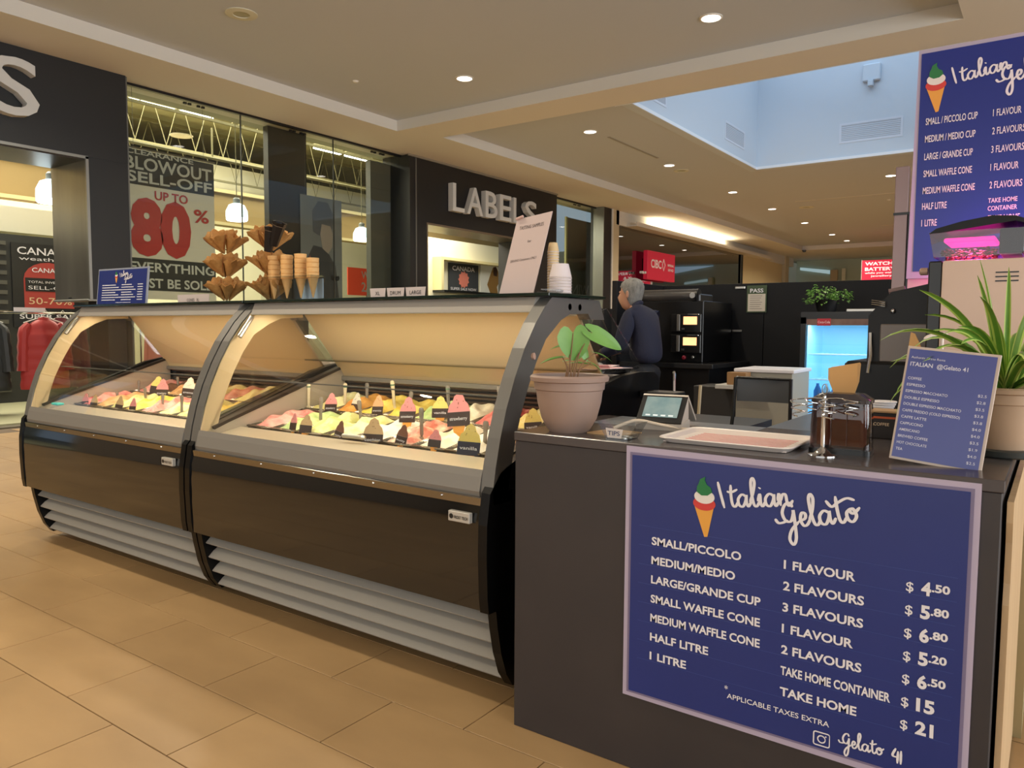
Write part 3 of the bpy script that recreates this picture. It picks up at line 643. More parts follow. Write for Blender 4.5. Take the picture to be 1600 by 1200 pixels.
def case(x0, x1, which):
    W = x1-x0; X = x0+W/2; Y0 = 1.9
    lab = {1: 'left curved-glass gelato display case, the farther of the two', 2: 'right curved-glass gelato display case, nearest the dark counter'}[which]
    r = empty('gelato_case', (X, 0, 0), lab, 'display case', 'gelato display cases')
    a, b_ = -W/2, W/2; ft = .05
    # carcass and sides
    B().prism([(2.17, .04), (2.12, .3), (1.98, .33), (1.95, .69), (2.1, .69), (2.85, .75), (3.05, .75), (3.05, .04)], 'x', a+.03, b_-.03).build('carcass', M_SIDE, r)
    for s in (0, 1):
        xs = (a, a+.035) if s == 0 else (b_-.035, b_)
        tail = [(2.5, .955), (2.62, 1.0), (2.78, 1.03), (2.95, 1.04), (3.08, 1.035), (3.13, 1.01), (3.13, .05)] if (s == 1 or which == 1) else [(2.5, .955), (3.0, 1.0), (3.0, .05)]
        B().prism(SIDEP+tail, 'x', *xs).build('side_panel', M_SIDE, r)
        # sloping inner end wall with dark gasket on top
        xi = (a+.035, a+.065) if s == 0 else (b_-.065, b_-.035)
        B().prism([(1.95, .70), (1.95, .755), (2.06, .79), (2.76, 1.012), (2.76, .70)], 'x', *xi).build('inner_end_wall', M_INNER, r)
        B().sheet([(1.99, .765), (2.06, .79), (2.76, 1.012)], 'x', xi[0]-.004, xi[1]+.004, .014).build('gasket', M_GRILL, r)
        # curved frame: grey outside, cream inside
        xo = (a, a+ft) if s == 0 else (b_-ft, b_)
        inner = []
        O = [Vector(p) for p in OUT]
        for i, p in enumerate(O):
            d = (O[min(i+1, len(O)-1)]-O[max(i-1, 0)]).normalized(); inner.append(p+Vector((d.y, -d.x))*.085)
        inn = [(min(q.x, 2.42), q.y) for q in inner[1:-2]]
        arch = [(2.315, 1.262), (2.37, 1.283), (2.51, 1.283), (2.56, 1.20), (2.605, 1.205)]
        B().prism([tuple(p) for p in OUT]+[(2.5, 1.328), (2.585, 1.328), (2.625, 1.255), (2.52, 1.255), (2.5, 1.276), (2.37, 1.272), (2.31, 1.25)]+inn[::-1]+[(2.02, .70), (2.02, .66)], 'x', *xo).build('frame', M_FRAME, r)
        xc = (xo[1], xo[1]+.004) if s == 0 else (xo[0]-.004, xo[0])
        B().prism([(p.x+.006, p.y-.004) for p in O[1:]]+[(2.5, 1.30), (2.5, 1.268), (2.37, 1.262), (2.30, 1.235)]+inn[::-1], 'x', *xc).build('frame_liner', M_CREAM, r)
        # end glass with clear trapezoid pane
        xg = a+.02 if s == 0 else b_-.02
        B().prism([(2.02, .79)]+inn[1:]+[(2.37, 1.272), (2.52, 1.26), (2.77, 1.0)], 'x', xg-.003, xg+.003).build('end_glass', glassmat('end_glass', (246, 242, 238), 1.3), r)
    # grey gas strut on the left frame
    B().tube([(a+.075, 2.19, 1.265), (a+.085, 2.115, 1.175)], .011, 10).build('strut', STEEL, r, True)
    # front parts
    B().sheet([(1.912, .683), (1.908, .70), (1.918, .745), (1.926, .768)], 'x', a+ft, b_-ft, .03, -1).build('band', M_BAND, r)
    B().box((a+.02, 1.90, .654), (b_-.02, 1.93, .684), .003).build('chrome_strip', M_STRIP, r)
    B().sheet([(1.896, .318), (1.893, .36), (1.889, .45), (1.888, .55), (1.892, .62), (1.90, .656)], 'x', a+.035, b_-.035, .02, -1).build('front_panel', M_GLOSS, r, True)
    for k in range(4):
        z = .312-k*.0672; y = 1.957+(0, .011, .029, .056)[k]
        B().prism([(y+.10, z+.004), (y+.06, z-.012), (y+.022, z-.034), (y-.002, z-.055), (y+.002, z-.060), (y+.03, z-.042), (y+.10, z-.004)], 'x', a+.035, b_-.035).build('louver', M_LOUV, r, True)
    # glass
    B().sheet([(1.934, .765), (1.953, .87), (1.984, .96), (2.031, 1.06), (2.086, 1.155), (2.151, 1.24), (2.215, 1.29)], 'x', a+ft, b_-ft, .006, -1).build('front_glass', GLASS, r, True)
    B().box((a+ft+.004, 2.095, .985), (b_-ft-.004, 2.1, .99)).build('edge_bar', M_FRAME, r)
    # canopy, top glass
    B().prism([(2.2, 1.276), (2.225, 1.33), (2.59, 1.33), (2.615, 1.30), (2.6, 1.268), (2.52, 1.3), (2.25, 1.31), (2.235, 1.276)], 'x', a+ft, b_-ft).build('canopy', mat('canopy_grey', (158, 152, 144), .45, .2), r)
    B().box((a-.0, 2.2, 1.331), (b_+(.02 if which == 2 else 0), 2.6, 1.343), .002).build('top_glass', mat('dark_green_top_glass', (18, 34, 30), .08), r)
    B().box((a+.1, 2.245, 1.288), (b_-.1, 2.268, 1.305), .004).build('lamp_tube', M_LAMP, r)
    # rear cream sliding panel, dark gap at the left of case 2
    rp = B()
    for (p, q) in ([(a+.055, b_-.055)]):
        rp.prism([(2.505, 1.285), (2.745, .985), (2.755, .965), (2.765, .975), (2.52, 1.29)], 'x', p, q)
    rp.build('rear_panel', M_CREAM, r)
    B().box((a+.055, 2.735, .945), (b_-.055, 2.765, .968), .003).build('rear_rail', M_BAND, r)
    # back shelf behind the panel
    B().prism([(2.76, .955), (2.8, .99), (2.95, 1.012), (3.09, 1.015), (3.1, .99), (2.8, .94)], 'x', a+.035, b_-.035).build('rear_shelf', mat('rear_shelf_grey', (176, 168, 166), .5), r)
    # deck
    B().sheet([(1.945, .722), (1.97, .735), (2.05, .752), (2.125, .765), (2.15, .75)], 'x', a+.065, b_-.065, .012, -1).build('deck', M_DECK, r, True)
    B().prism([(2.13, .71), (2.13, .74), (2.82, .84), (2.82, .72)], 'x', a+.065, b_-.065).build('well_floor', M_GRILL, r)
    for k in range(4):
        z = .875+k*.021
        B().box((a+.07, 2.78-k*.004, z-.005), (b_-.07, 2.80-k*.004, z+.006), .002).build('grille_slat', mat('grille_slat', (92, 74, 62), .35, .5), r)
    B().box((a+.065, 2.80, .84), (b_-.065, 2.81, .955)).build('grille_back', M_GRILL, r)
    # nameplate
    bx = b_-.15 if which == 2 else b_-.155
    np_ = B().box((bx, 1.872, .6), (bx+.088, 1.89, .634), .002).build('nameplate', mat('nameplate_silver', (188, 184, 176), .35, .3), r)
    B().text('FROST TECH', (bx+.026, 1.8712, .611), .0135, bold=.02, width=.056, depth=.0006).lathe([(.0001, 0), (.0085, 0)], 14, cap=False, mtx=Matrix.Translation((bx+.014, 1.8712, .617)) @ Matrix.Rotation(pi/2, 4, 'X')).build('plate_lettering', BLACK, np_)
    for k in range(5):
        B().ball((a+.2+k*(W-.4)/4, 1.899, .672), .004, 8).build('screw', CHROME, r, True)
    if which == 2:
        for y in (2.37, 2.44): B().lathe([(.0, -.012), (.011, -.01), (.012, 0)], 12, mtx=Matrix.Translation((b_, y, 1.298)) @ Matrix.Rotation(pi/2, 4, 'Y')).build('hinge_bolt', M_FRAME, r, True)
        B().tube([(b_-.05, 2.13, 1.125), (b_-.02, 2.13, 1.125), (b_+.006, 2.135, 1.128)], [.008, .011, .012], 10).build('bumper', mat('bumper_pink', (206, 168, 150), .4), r, True)
        B().prism([(2.60, 1.285), (2.83, 1.042), (3.0, 1.04), (2.66, 1.3)], 'x', b_-.012, b_-.006).build('sneeze_guard', ACRYL, r)
        for s in (0, 1): pass
    area('case_lamp_light', (X, 2.257, 1.285), .02, 7.2, (1, .86, .66), shape='RECTANGLE', sy=W-.25, rot=(0, radians(0), pi/2))
    return r
C1 = case(-4.75, -3.115, 1)
C2 = case(-3.105, -1.435, 2)
tag(B().box((-3.19, 2.62, 1.048), (-1.5, 3.07, 1.056), .001).build('glass_back_shelf', glassmat('shelf_glass', (214, 214, 210), 1.4)), 'clear glass shelf strip along the back of the right case', 'shelf')
for i, (x, y, z, rr) in enumerate([(-1.66, 2.95, .3, .1), (-1.56, 2.8, -.25, .0)]):
    b = B().box((-.09, -.12, 0), (.09, .12, .0012)); o = b.build('leaflet', mat('leaflet_paper', (222, 200, 204), .7))
    q = B()
    for k in range(5): q.box((-.07, -.1+k*.042, .0013), (.07, -.088+k*.042, .0016))
    q.build('pink_print', mat('leaflet_pink', (222, 84, 120), .7), o)
    o.location = (x, y, 1.058); o.rotation_euler[2] = z
    tag(o, ['pink printed leaflet lying on the back shelf of the right case', 'pink printed leaflet overlapping the other, nearer the case end'][i], 'paper')

# ---- gelato tubs
GC = {'yellow': ((244, 206, 70), (250, 224, 120)), 'lemon': ((240, 226, 140), (252, 244, 190)), 'orange': ((226, 150, 60), (240, 180, 90)), 'pink': ((232, 134, 128), (244, 178, 168)),
      'mint': ((176, 206, 130), (214, 226, 160)), 'cream': ((240, 226, 190), (252, 244, 220)), 'pistachio': ((206, 204, 120), (226, 224, 160)), 'chocolate': ((92, 56, 40), (124, 82, 60)),
      'white': ((236, 226, 206), (250, 244, 232)), 'caramel': ((206, 150, 92), (226, 180, 126)), 'peach': ((240, 178, 120), (248, 206, 160)), 'rose': ((214, 96, 92), (240, 160, 150)), 'stripe': ((238, 214, 186), (206, 110, 90))}
TILT = math.atan(.154)
M_TUB = mat('tub_steel', (150, 140, 128), .25, 1); M_GAP = mat('tub_slot', (30, 26, 24), .5)
def tub(x, row, colour, lab, group, seed, wd=.165):
    L = .318; y = 2.315 if row == 0 else 2.648; z = .768+(y-2.15)*.154
    r = empty('gelato_tub', (x, y, z), lab, 'tub', group, rx=TILT)
    h = wd/2
    t = B(); th = .003
    t.box((-h, -L/2, -.07), (-h+th, L/2, 0)).box((h-th, -L/2, -.07), (h, L/2, 0)).box((-h, -L/2, -.07), (h, -L/2+th, 0)).box((-h, L/2-th, -.07), (h, L/2, 0))
    t.box((-h-.003, -L/2-.004, -.004), (h+.003, -L/2+.008, .002)).box((-h-.003, L/2-.008, -.004), (h+.003, L/2+.004, .002))
    t.build('tub', M_TUB, r)
    rnd = random.Random(seed); ph = rnd.uniform(0, 6); am = rnd.uniform(.9, 1.25); nx, ny = 16, 24; V = []; Fq = []
    for j in range(ny+1):
        for i in range(nx+1):
            u = i/nx*2-1; v = j/ny*2-1
            env = (1-abs(u)**3)*(1-abs(v)**4)
            s = .5+.5*sin(v*8+ph+1.8*sin(u*2.5+ph)+u*1.5); s2 = .5+.5*sin(u*9+v*3+ph*2)
            hh = env*(.012+am*(.016*s**1.5+.007*s2+.012*(1-u*u)))+rnd.uniform(-.0012, .0012)*env
            V.append((u*(h-.005), v*(L/2-.005), -.012+hh))
    for j in range(ny):
        for i in range(nx): a = j*(nx+1)+i; Fq.append((a, a+1, a+nx+2, a+nx+1))
    c1, c2 = GC[colour]
    B().raw(V, Fq).build('gelato', mat('gelato_'+colour, c1, .45, col2=c2, nscale=22, bump=.25, bscale=120, contrast=.12), r, 'keep')
    for p in bpy.data.objects[r.children[-1].name].data.polygons: p.use_smooth = True
    if row == 0:
        for k in (-.045, .0, .045): B().box((k-.016, -L/2-.0045, -.03), (k+.016, -L/2-.001, -.008), .001).build('slot', M_GAP, r)
    return r
ORD = ['first', 'second', 'third', 'fourth', 'fifth', 'sixth', 'seventh', 'eighth', 'ninth']
ROWS = {(2, 0): ['pink', 'mint', 'pistachio', 'lemon', 'white', 'stripe', 'cream', 'white', 'caramel'], (2, 1): ['lemon', 'orange', 'yellow', 'yellow', 'mint', 'cream', 'rose', 'lemon', 'cream'],
        (1, 0): ['rose', 'caramel', 'pistachio', 'yellow', 'pink', 'lemon', 'lemon', 'yellow', 'cream'], (1, 1): ['pink', 'chocolate', 'caramel', 'orange', 'lemon', 'pink', 'lemon', 'yellow', 'white']}
for (w_, row), cols in ROWS.items():
    x0, x1 = ((-4.68, -3.185) if w_ == 1 else (-3.035, -1.505)); st = (x1-x0)/9
    for i, c in enumerate(cols):
        tub(x0+(i+.5)*st, row, c, 'tub of %s gelato, %s from left, %s row of the %s case' % ({'stripe': 'red-rippled', 'white': 'off-white', 'mint': 'pale green'}.get(c, c), ORD[i], ['front', 'back'][row], ['left', 'right'][w_-1]),
            'gelato tubs in the %s case' % ['left', 'right'][w_-1], 100*w_+10*row+i, st-.006)

# ---- spatulas standing in the gelato
SP = [(-2.891, 2.62, .946, .811, 'c', 2), (-2.544, 2.62, .974, .828, 'c', 2), (-3.02, 2.5, .945, .816, 'c', 2), (-2.698, 2.3, .909, .778, 't', 2), (-2.775, 2.66, .949, .841, 't', 2), (-2.484, 2.35, .903, .781, 't', 2), (-2.432, 2.6, .929, .843, 't', 2),
      (-2.04, 2.25, .909, .771, 't', 2), (-2.197, 2.6, .967, .859, 'g', 2), (-1.919, 2.6, .978, .888, 't', 2), (-1.727, 2.25, .878, .761, 't', 2), (-1.58, 2.45, .963, .871, 't', 2),
      (-4.62, 2.2, .83, .751, 't', 1), (-4.6, 2.5, .89, .78, 't', 1), (-4.5, 2.58, .907, .793, 't', 1), (-4.43, 2.66, .911, .791, 't', 1), (-4.154, 2.3, .881, .747, 't', 1), (-3.906, 2.25, .861, .747, 't', 1), (-3.641, 2.2, .872, .757, 't', 1), (-4.55, 2.35, .835, .74, 't', 1)]
M_HC = mat('cream_handle', (240, 224, 186), .4); M_HT = mat('translucent_handle', (206, 196, 184), .15, trans=.6); M_HG = mat('green_band', (70, 120, 84), .5)
cnt = {}
SP.sort(key=lambda s: (s[5], s[0]))
for (x, y, z1, z0, st, w_) in SP:
    k = (w_, st == 'c'); i = cnt.get(k, 0); cnt[k] = i+1
    r = empty('gelato_spatula', (x, y, z0-.01), '%s spatula handle, %s from left of the %s ones, %s case' % ({'c': 'cream plastic', 't': 'clear plastic', 'g': 'clear plastic green-banded'}[st], (ORD+['tenth', 'eleventh', 'twelfth'])[i], 'cream' if st == 'c' else 'clear', ['left', 'right'][w_-1]),
              'spatula', 'spatulas in the gelato', rx=.12*((i % 3)-1)*.6, ry=.1*((i % 2)*2-1)*.5)
    H = z1-z0+.01
    m = M_HC if st == 'c' else M_HT
    B().lathe([(.004, H*.2), (.009, H*.27), (.0085, H*.6), (.012, H*.86), (.0125, H*.93), (.009, H*.985), (.001, H)], 12, sy=.6).build('handle', m, r, True)
    B().prism([(-.012, -.02), (.012, -.02), (.012, H*.16), (.004, H*.24), (-.004, H*.24), (-.012, H*.16)], 'y', -.0015, .0015).build('blade', STEEL if st != 'c' else m, r)
    if st in 'cg': B().lathe([(.0127, H*.84), (.0131, H*.86), (.0127, H*.88)], 12, sy=.62, cap=False).build('band', M_HG, r)

# ---- flavour cards shaped like cones
CD = [(-2.798, 2.45, .841, .07, 'pink', 2, 1), (-2.736, 2.55, .837, .072, 'white', 2, 0), (-2.538, 2.5, .842, .07, 'peach', 2, 1), (-2.21, 2.35, .852, .08, 'pink', 2, 1), (-2.16, 2.5, .858, .07, 'yellow', 2, 1), (-1.892, 2.3, .872, .096, 'pink', 2, 1),
      (-1.74, 2.4, .853, .08, 'white', 2, 1), (-1.543, 2.3, .865, .067, 'yellow', 2, 1), (-2.42, 2.16, .775, .06, 'brown', 2, 1), (-2.221, 2.16, .775, .085, 'tan', 2, 1), (-2.069, 2.165, .785, .06, 'brown', 2, 1), (-1.894, 2.16, .79, .05, 'pink', 2, 0),
      (-1.722, 2.15, .79, .085, 'yellow', 2, 2), (-2.628, 2.16, .785, .06, 'tan', 2, 0), (-2.716, 2.165, .79, .055, 'pink', 2, 0),
      (-4.4, 2.5, .843, .08, 'yellow', 1, 0), (-4.2, 2.42, .839, .08, 'pink', 1, 1), (-4.06, 2.5, .845, .085, 'white', 1, 1), (-3.86, 2.45, .849, .085, 'yellow', 1, 1), (-4.6, 2.18, .77, .06, 'pink', 1, 0), (-4.48, 2.17, .77, .06, 'tan', 1, 0), (-4.191, 2.165, .775, .065, 'tan', 1, 0), (-4.06, 2.17, .775, .06, 'pink', 1, 0)]
CC = {'pink': (236, 150, 150), 'white': (244, 234, 214), 'peach': (236, 176, 130), 'yellow': (246, 218, 120), 'brown': (122, 80, 62), 'tan': (206, 170, 124)}
NM = {'pink': 'strawberry', 'white': 'crema', 'peach': 'amaretto', 'yellow': 'vanilla', 'brown': 'nutty', 'tan': 'cookies'}
CD.sort(key=lambda s: (s[5], s[1] > 2.2, s[0])); cnt = {}
for (x, y, z, wd, col, w_, t) in CD:
    k = (w_, y > 2.2); i = cnt.get(k, 0); cnt[k] = i+1
    r = empty('flavour_card', (x, y, z), '%s-topped cone-shaped flavour card, %s from left, %s row of the %s case' % (col, ORD[i], 'rear' if y > 2.2 else 'front', ['left', 'right'][w_-1]), 'card', 'flavour cards in the gelato',
              rz=random.uniform(-.2, .45), ry=random.uniform(-.12, .12), rx=-.22)
    s = wd
    B().prism([(-.5*s, .18*s), (-.5*s, .3*s), (-.42*s, .55*s), (-.28*s, .68*s), (-.2*s, .9*s), (0, 1.02*s), (.2*s, .9*s), (.28*s, .68*s), (.42*s, .55*s), (.5*s, .3*s), (.5*s, .18*s)], 'y', -.0015, .0015).build('scoop_print', mat('card_'+col, CC[col], .5), r)
    B().prism([(-.3*s, -.3*s), (.3*s, -.3*s), (.12*s, -.95*s), (-.12*s, -.95*s)], 'y', -.0015, .0015).build('cone_print', mat('card_cone', (240, 164, 66), .5), r)
    B().box((-.52*s, -.003, -.34*s), (.52*s, -.0008, .24*s), .001).build('plate', mat('card_plate', (56, 36, 30), .45) if t < 2 else mat('card_plate_blue', (34, 30, 52), .45), r)
    if t:
        B().text(NM[col], (0, -.0032, -.1*s), .2*s, align='C', bold=.01, width=.8*s, depth=.0005).build('chalk_lettering', WHITE, r)
    kd = B()
    for q in range(5): kd.ball((random.uniform(-.25, .25)*s, -.0018, random.uniform(.4, .8)*s), .02*s, 6)
    kd.build('nut_print', mat('nut_brown', (120, 82, 50), .6), r)
tag(B().box((-.035, -.02, 0), (.035, .02, .012), .003).build('blue_sponge', mat('cyan_sponge', (70, 206, 200), .6), None, loc=(-4.58, 2.02, .776)), 'small turquoise cloth on the steel deck of the left case', 'cloth')
o = B().tube([(-.05, 0, .012), (.05, .01, .012)], .008, 8).ball((.055, .01, .012), .014, 10, (1, 1, .6)).build('scoop', STEEL, None, True, loc=(-2.28, 2.1, .775)); tag(o, 'steel scoop lying on the deck at the front of the right case', 'scoop')
# ================================================================ ON TOP OF THE CASES (z = 1.344)
ZT = 1.344
M_WAF = mat('waffle_cone', (172, 120, 60), .7, col2=(200, 150, 86), nscale=40, bump=.5, bscale=140)
M_CAKE = mat('cake_cone', (222, 170, 104), .7, col2=(232, 186, 124), nscale=60)
def waffle(name, parent_loc, ang, tilt, lab, group, seed, s=1.0):
    r = empty(name, parent_loc, lab, 'cone', group)
    r.rotation_euler = Euler((0, tilt, ang), 'XYZ')
    rnd = random.Random(seed); b = B(); n = 22; rings = []; H = .105*s
    for i in range(10):
        t = i/9; R = .004+.036*s*t**1.05; ring = []
        for k in range(n):
            a = 2*pi*k/n; fl = (max(0, t-.62)/.38)**1.6
            rr = R*(1+fl*(.16*sin(3*a+seed)+.1*sin(5*a+seed*2)))
            zz = H*t+fl*.014*sin(2*a+seed)*s+fl*.008*sin(5*a)
            ring.append((rr*cos(a), rr*sin(a), zz))
        rings.append(ring)
    inner = [[(p[0]*.93, p[1]*.93, p[2]-.001) for p in rg] for rg in rings[::-1][:8]]
    b.loft(rings+inner, cap=True)
    b.build('cone_shell', M_WAF, r, True)
    b = B(); pts = []
    for i in range(8):
        t = .25+.75*i/7; a = seed+1.2*t; R = .0045+.036*s*t**1.05; pts.append((R*1.02*cos(a), R*1.02*sin(a), H*t))
    b.tube(pts, .0022, 5).build('wrap_seam', mat('waffle_edge', (142, 84, 36), .8), r, True)
    return r
def conestand(cx, cy, lab, n_tier, angs):
    r = empty('cone_stand', (cx, cy, ZT), lab, 'stand')
    B().lathe([(.055, 0), (.055, .006), (.01, .01)], 24).build('base', ACRYL, r, True)
    B().tube([(0, 0, 0), (0, 0, .34)], .006, 8).build('pole', ACRYL, r)
    for k in range(n_tier):
        z = .03+k*.118
        t = B()
        for q in range(6):
            a = q*pi/3; t.tube([(0, 0, z), (.03*cos(a), .03*sin(a), z+.01), (.045*cos(a), .045*sin(a), z+.045)], .0025, 5)
        t.build('tier', ACRYL, r)
    return r
conestand(-3.47, 2.36, 'clear acrylic stand carrying the left three-tier bunch of waffle cones', 3, None)
conestand(-3.14, 2.38, 'clear acrylic stand carrying the right bunch of waffle cones', 3, None)
TN = ['bottom', 'middle', 'top']
for si, (cx, cy, side) in enumerate([(-3.47, 2.36, 'left'), (-3.14, 2.38, 'right')]):
    for t in range(3):
        z = ZT+.012+t*.118
        for q in range(6):
            a = -pi/2+q*pi/3+.25*t+si*.3
            nm = ['front', 'front right', 'rear right', 'rear', 'rear left', 'front left'][q]
            waffle('waffle_cone', (cx+.014*cos(a), cy+.014*sin(a), z), a, .60+.03*sin(q*2+t), 'rolled waffle cone, %s tier, %s side of the %s stand' % (TN[t], nm, side), 'waffle cones on the stands', si*20+t*6+q+1)
def small_cone(name, loc, lab, group, top=False):
    r = empty(name, loc, lab, 'cone', group)
    B().lathe([(.003, 0), (.0235, .088), (.0265, .09), (.0285, .112), (.0265, .112), (.024, .092), (.021, .08), (.003, .01)], 20, cap=False).build('shell', M_CAKE, r, True, angle=50)
    B().lathe([(.0268, .0895), (.0285, .091), (.0275, .094)], 20, cap=False).build('rim', mat('cake_rim', (206, 150, 84), .7), r, True)
    return r
h = empty('cone_rack', (-2.94, 2.35, ZT), 'clear acrylic rack holding four stacks of sugar cones', 'rack')
B().box((-.18, -.04, .0), (.18, .04, .004)).build('base', ACRYL, h)
B().box((-.18, -.04, .108), (.18, .04, .112)).build('shelf', ACRYL, h)
for x in (-.18, -.06, .06, .178): B().box((x-.002, -.04, 0), (x+.002, .04, .112)).build('divider', ACRYL, h)
B().box((.02, .036, 0), (.17, .04, .1)).build('back_panel', mat('acrylic_blue_white', (170, 190, 204), .3), h)
SN = ['first', 'second', 'third', 'fourth']
for s, (dx, n) in enumerate([(-.135, 5), (-.04, 5), (.06, 5), (.145, 4)]):
    for k in range(n):
        small_cone('sugar_cone', (-2.94+dx, 2.35, ZT+.012+k*.0225), 'sugar cone, %s up in the %s stack from the left' % (['lowest', 'second', 'third', 'fourth', 'fifth'][k], SN[s]), 'stacked sugar cones')
# dark chocolate cone sleeves leaning against the waffle cones
for i, (x, z, a) in enumerate([(-3.065, 1.575, .28), (-3.02, 1.60, .42)]):
    r = empty('cone_sleeve', (x, 2.31, z), ['dark chocolate-dipped cone sleeve, nearer and lower of the two', 'dark chocolate-dipped cone sleeve, upper one tilting right'][i], 'cone', ry=a)
    B().lathe([(.018, 0), (.03, .1), (.034, .115), (.03, .113), (.016, .004)], 6, cap=False).build('wrap', mat('dark_wrap', (20, 12, 10), .35), r)
    B().lathe([(.0325, .098), (.0335, .1)], 6, cap=False).build('rim_line', mat('rim_line', (140, 120, 100), .5), r)
# small menu holder
def cone_icon(p, x, z, s, y, tilt=0):
    m = mat('icon_amber', (226, 160, 66), .6); q = lambda pts: [(x+a*s, z+b*s) for a, b in pts]
    B().prism(q([(-.34, .02), (.34, .06), (.14, -.98), (.03, -1.0)]), 'y', y-.0012, y).build('icon_cone', m, p)
    B().prism(q([(.40*cos(t), .16+.24*sin(t)) for t in [2*pi*k/24 for k in range(24)]]), 'y', y-.0018, y).build('icon_red', mat('icon_red', (206, 62, 56), .6), p)
    B().prism(q([(.36*cos(t), .40+.24*sin(t)) for t in [2*pi*k/24 for k in range(24)]]), 'y', y-.0024, y).build('icon_white', mat('icon_white', (226, 220, 212), .6), p)
    B().prism(q([(-.27, .55), (-.1, .44), (.12, .46), (.27, .58), (.22, .74), (.08, .82), (.0, .98), (.02, 1.1), (-.16, 1.0), (-.2, .85), (-.26, .74)]), 'y', y-.003, y).build('icon_green', mat('icon_green', (34, 116, 62), .6), p)
GL = {'I': (.75, [[(0, 2.15), (.12, 1.2), (.33, -.12)]]), 't': (.85, [[(.42, 1.85), (.34, 1.0), (.38, .2), (.62, 0), (.95, .4)], [(-.02, 1.3), (.4, 1.22), (1.0, 1.45)]]),
      'a': (1.15, [[(.88, .82), (.5, 1.0), (.12, .62), (.15, .12), (.48, 0), (.8, .5), (.9, .95), (.86, .3), (1.0, 0), (1.3, .4)]]),
      'l': (.72, [[(0, .35), (.38, 1.1), (.62, 1.95), (.5, 2.35), (.3, 2.0), (.26, 1.0), (.36, .15), (.6, 0), (.9, .4)]]),
      'i': (.6, [[(0, .4), (.26, .98), (.26, .2), (.42, 0), (.7, .4)], [(.27, 1.45), (.31, 1.5), (.34, 1.55)]]),
      'n': (1.3, [[(0, .4), (.2, .98), (.24, .0)], [(.25, .35), (.5, .9), (.76, .88), (.82, .25), (.98, 0), (1.35, .45)]]),
      'G': (1.55, [[(1.3, 1.5), (1.15, 1.85), (.75, 1.75), (.42, 1.15), (.55, .55), (.95, .45), (1.25, 1.0), (1.3, 1.25), (1.22, .1), (1.08, -.9), (.78, -1.35), (.58, -.9), (.9, -.2), (1.6, .4)], [(-.25, .75), (-.05, .42), (.3, .4), (.75, .55)]]),
      'e': (.8, [[(0, .4), (.5, .55), (.6, .9), (.36, 1.0), (.16, .5), (.32, .04), (.6, .08), (.9, .45)]]),
      'o': (1.0, [[(.5, 1.0), (.14, .7), (.15, .2), (.45, 0), (.78, .4), (.62, .95), (.38, .8), (.62, .6), (1.15, 1.0)]]),
      'T': (.85, [[(.42, 2.0), (.36, 1.0), (.4, .2), (.62, 0), (.95, .4)], [(-.35, 1.75), (0, 1.25), (.5, 1.5), (1.2, 1.75), (1.75, 1.55)]]),
      '4': (.95, [[(.45, 1.9), (.1, .85), (.85, .8)], [(.72, 1.6), (.68, -.05)]]), '1': (.4, [[(.12, 1.75), (.12, -.05)]])}
def script_word(b, word, x, z, h, ang, y, wd=.25, sx=1.0):
    """cursive word; h is x-height; ang rises to the right; lies in the plane facing -y"""
    cx = 0; ca, sa = cos(ang), sin(ang)
    for ch in word:
        adv, st = GL[ch]
        for s in st: b.ribbon([((cx+p[0])*h*sx, p[1]*h) for p in s], wd*h, (ca, 0, sa), (-sa, 0, ca), (x, y, z), depth=.0014, smooth=7)
        cx += adv
    return b
BLUE = mat('menu_blue', (26, 42, 108), .4, col2=(30, 46, 116), nscale=3)
BORD = mat('menu_border', (176, 164, 186), .45)
r = empty('menu_holder', (-4.45, 2.33, ZT), 'small acrylic stand with a blue menu, on the left end of the case top', 'menu')
r.rotation_euler = (radians(-6), 0, radians(3))
B().box((-.255, -.003, 0), (.255, .003, .215), .001).build('holder', mat('acrylic_holder', (140, 146, 160), .2), r)
B().box((-.245, -.0045, .006), (.24, -.003, .205)).build('sheet', BLUE, r)
B().box((-.25, 0, 0), (.25, .09, .004)).build('foot', ACRYL, r)
cone_icon(r, -.06, .16, .032, -.0046)
b = B(); script_word(b, 'Italian', -.02, .16, .013, .2, -.006); script_word(b, 'GelaTo', .03, .14, .013, .2, -.006)
for k in range(7):
    for (x, ww) in ((-.2, .14+.03*((k*7) % 3)), (.0, .1+.02*(k % 3)), (.16, .05)): b.box((x, -.0058, .114-k*.0145), (x+ww, -.0046, .1185-k*.0145))
b.box((-.05, -.0058, .012), (.1, -.0046, .0145))
b.build('lettering', WHITE, r)
# size label strips in clear holders
def lbl(x0, x1, txt, lab, y=2.33, hgt=.042):
    W = x1-x0; r = empty('size_label', (x0+W/2, y, ZT), lab, 'label', 'size labels on the case top')
    B().prism([(-W/2+.006, 0), (W/2-.006, 0), (W/2, hgt), (-W/2, hgt)], 'y', -.002, .0).build('card', mat('label_card', (206, 190, 184), .6), r)
    B().text(txt, (0, -.0025, .013), .022, align='C', depth=.0004, bold=.0).build('lettering', BLACK, r)
    B().box((-W/2, 0, 0), (W/2, .03, .003)).build('foot', ACRYL, r)
lbl(-2.405, -2.312, 'XL', 'small white size label, leftmost of three on the right case top')
lbl(-2.305, -2.205, 'DRUM', 'small white size label, middle of three on the right case top')
lbl(-2.198, -2.088, 'LARGE', 'small white size label, right of three on the right case top')
lbl(-3.98, -3.68, 'CONES   XL', 'long white label strip behind the waffle cones, left case top', 2.4, .05)
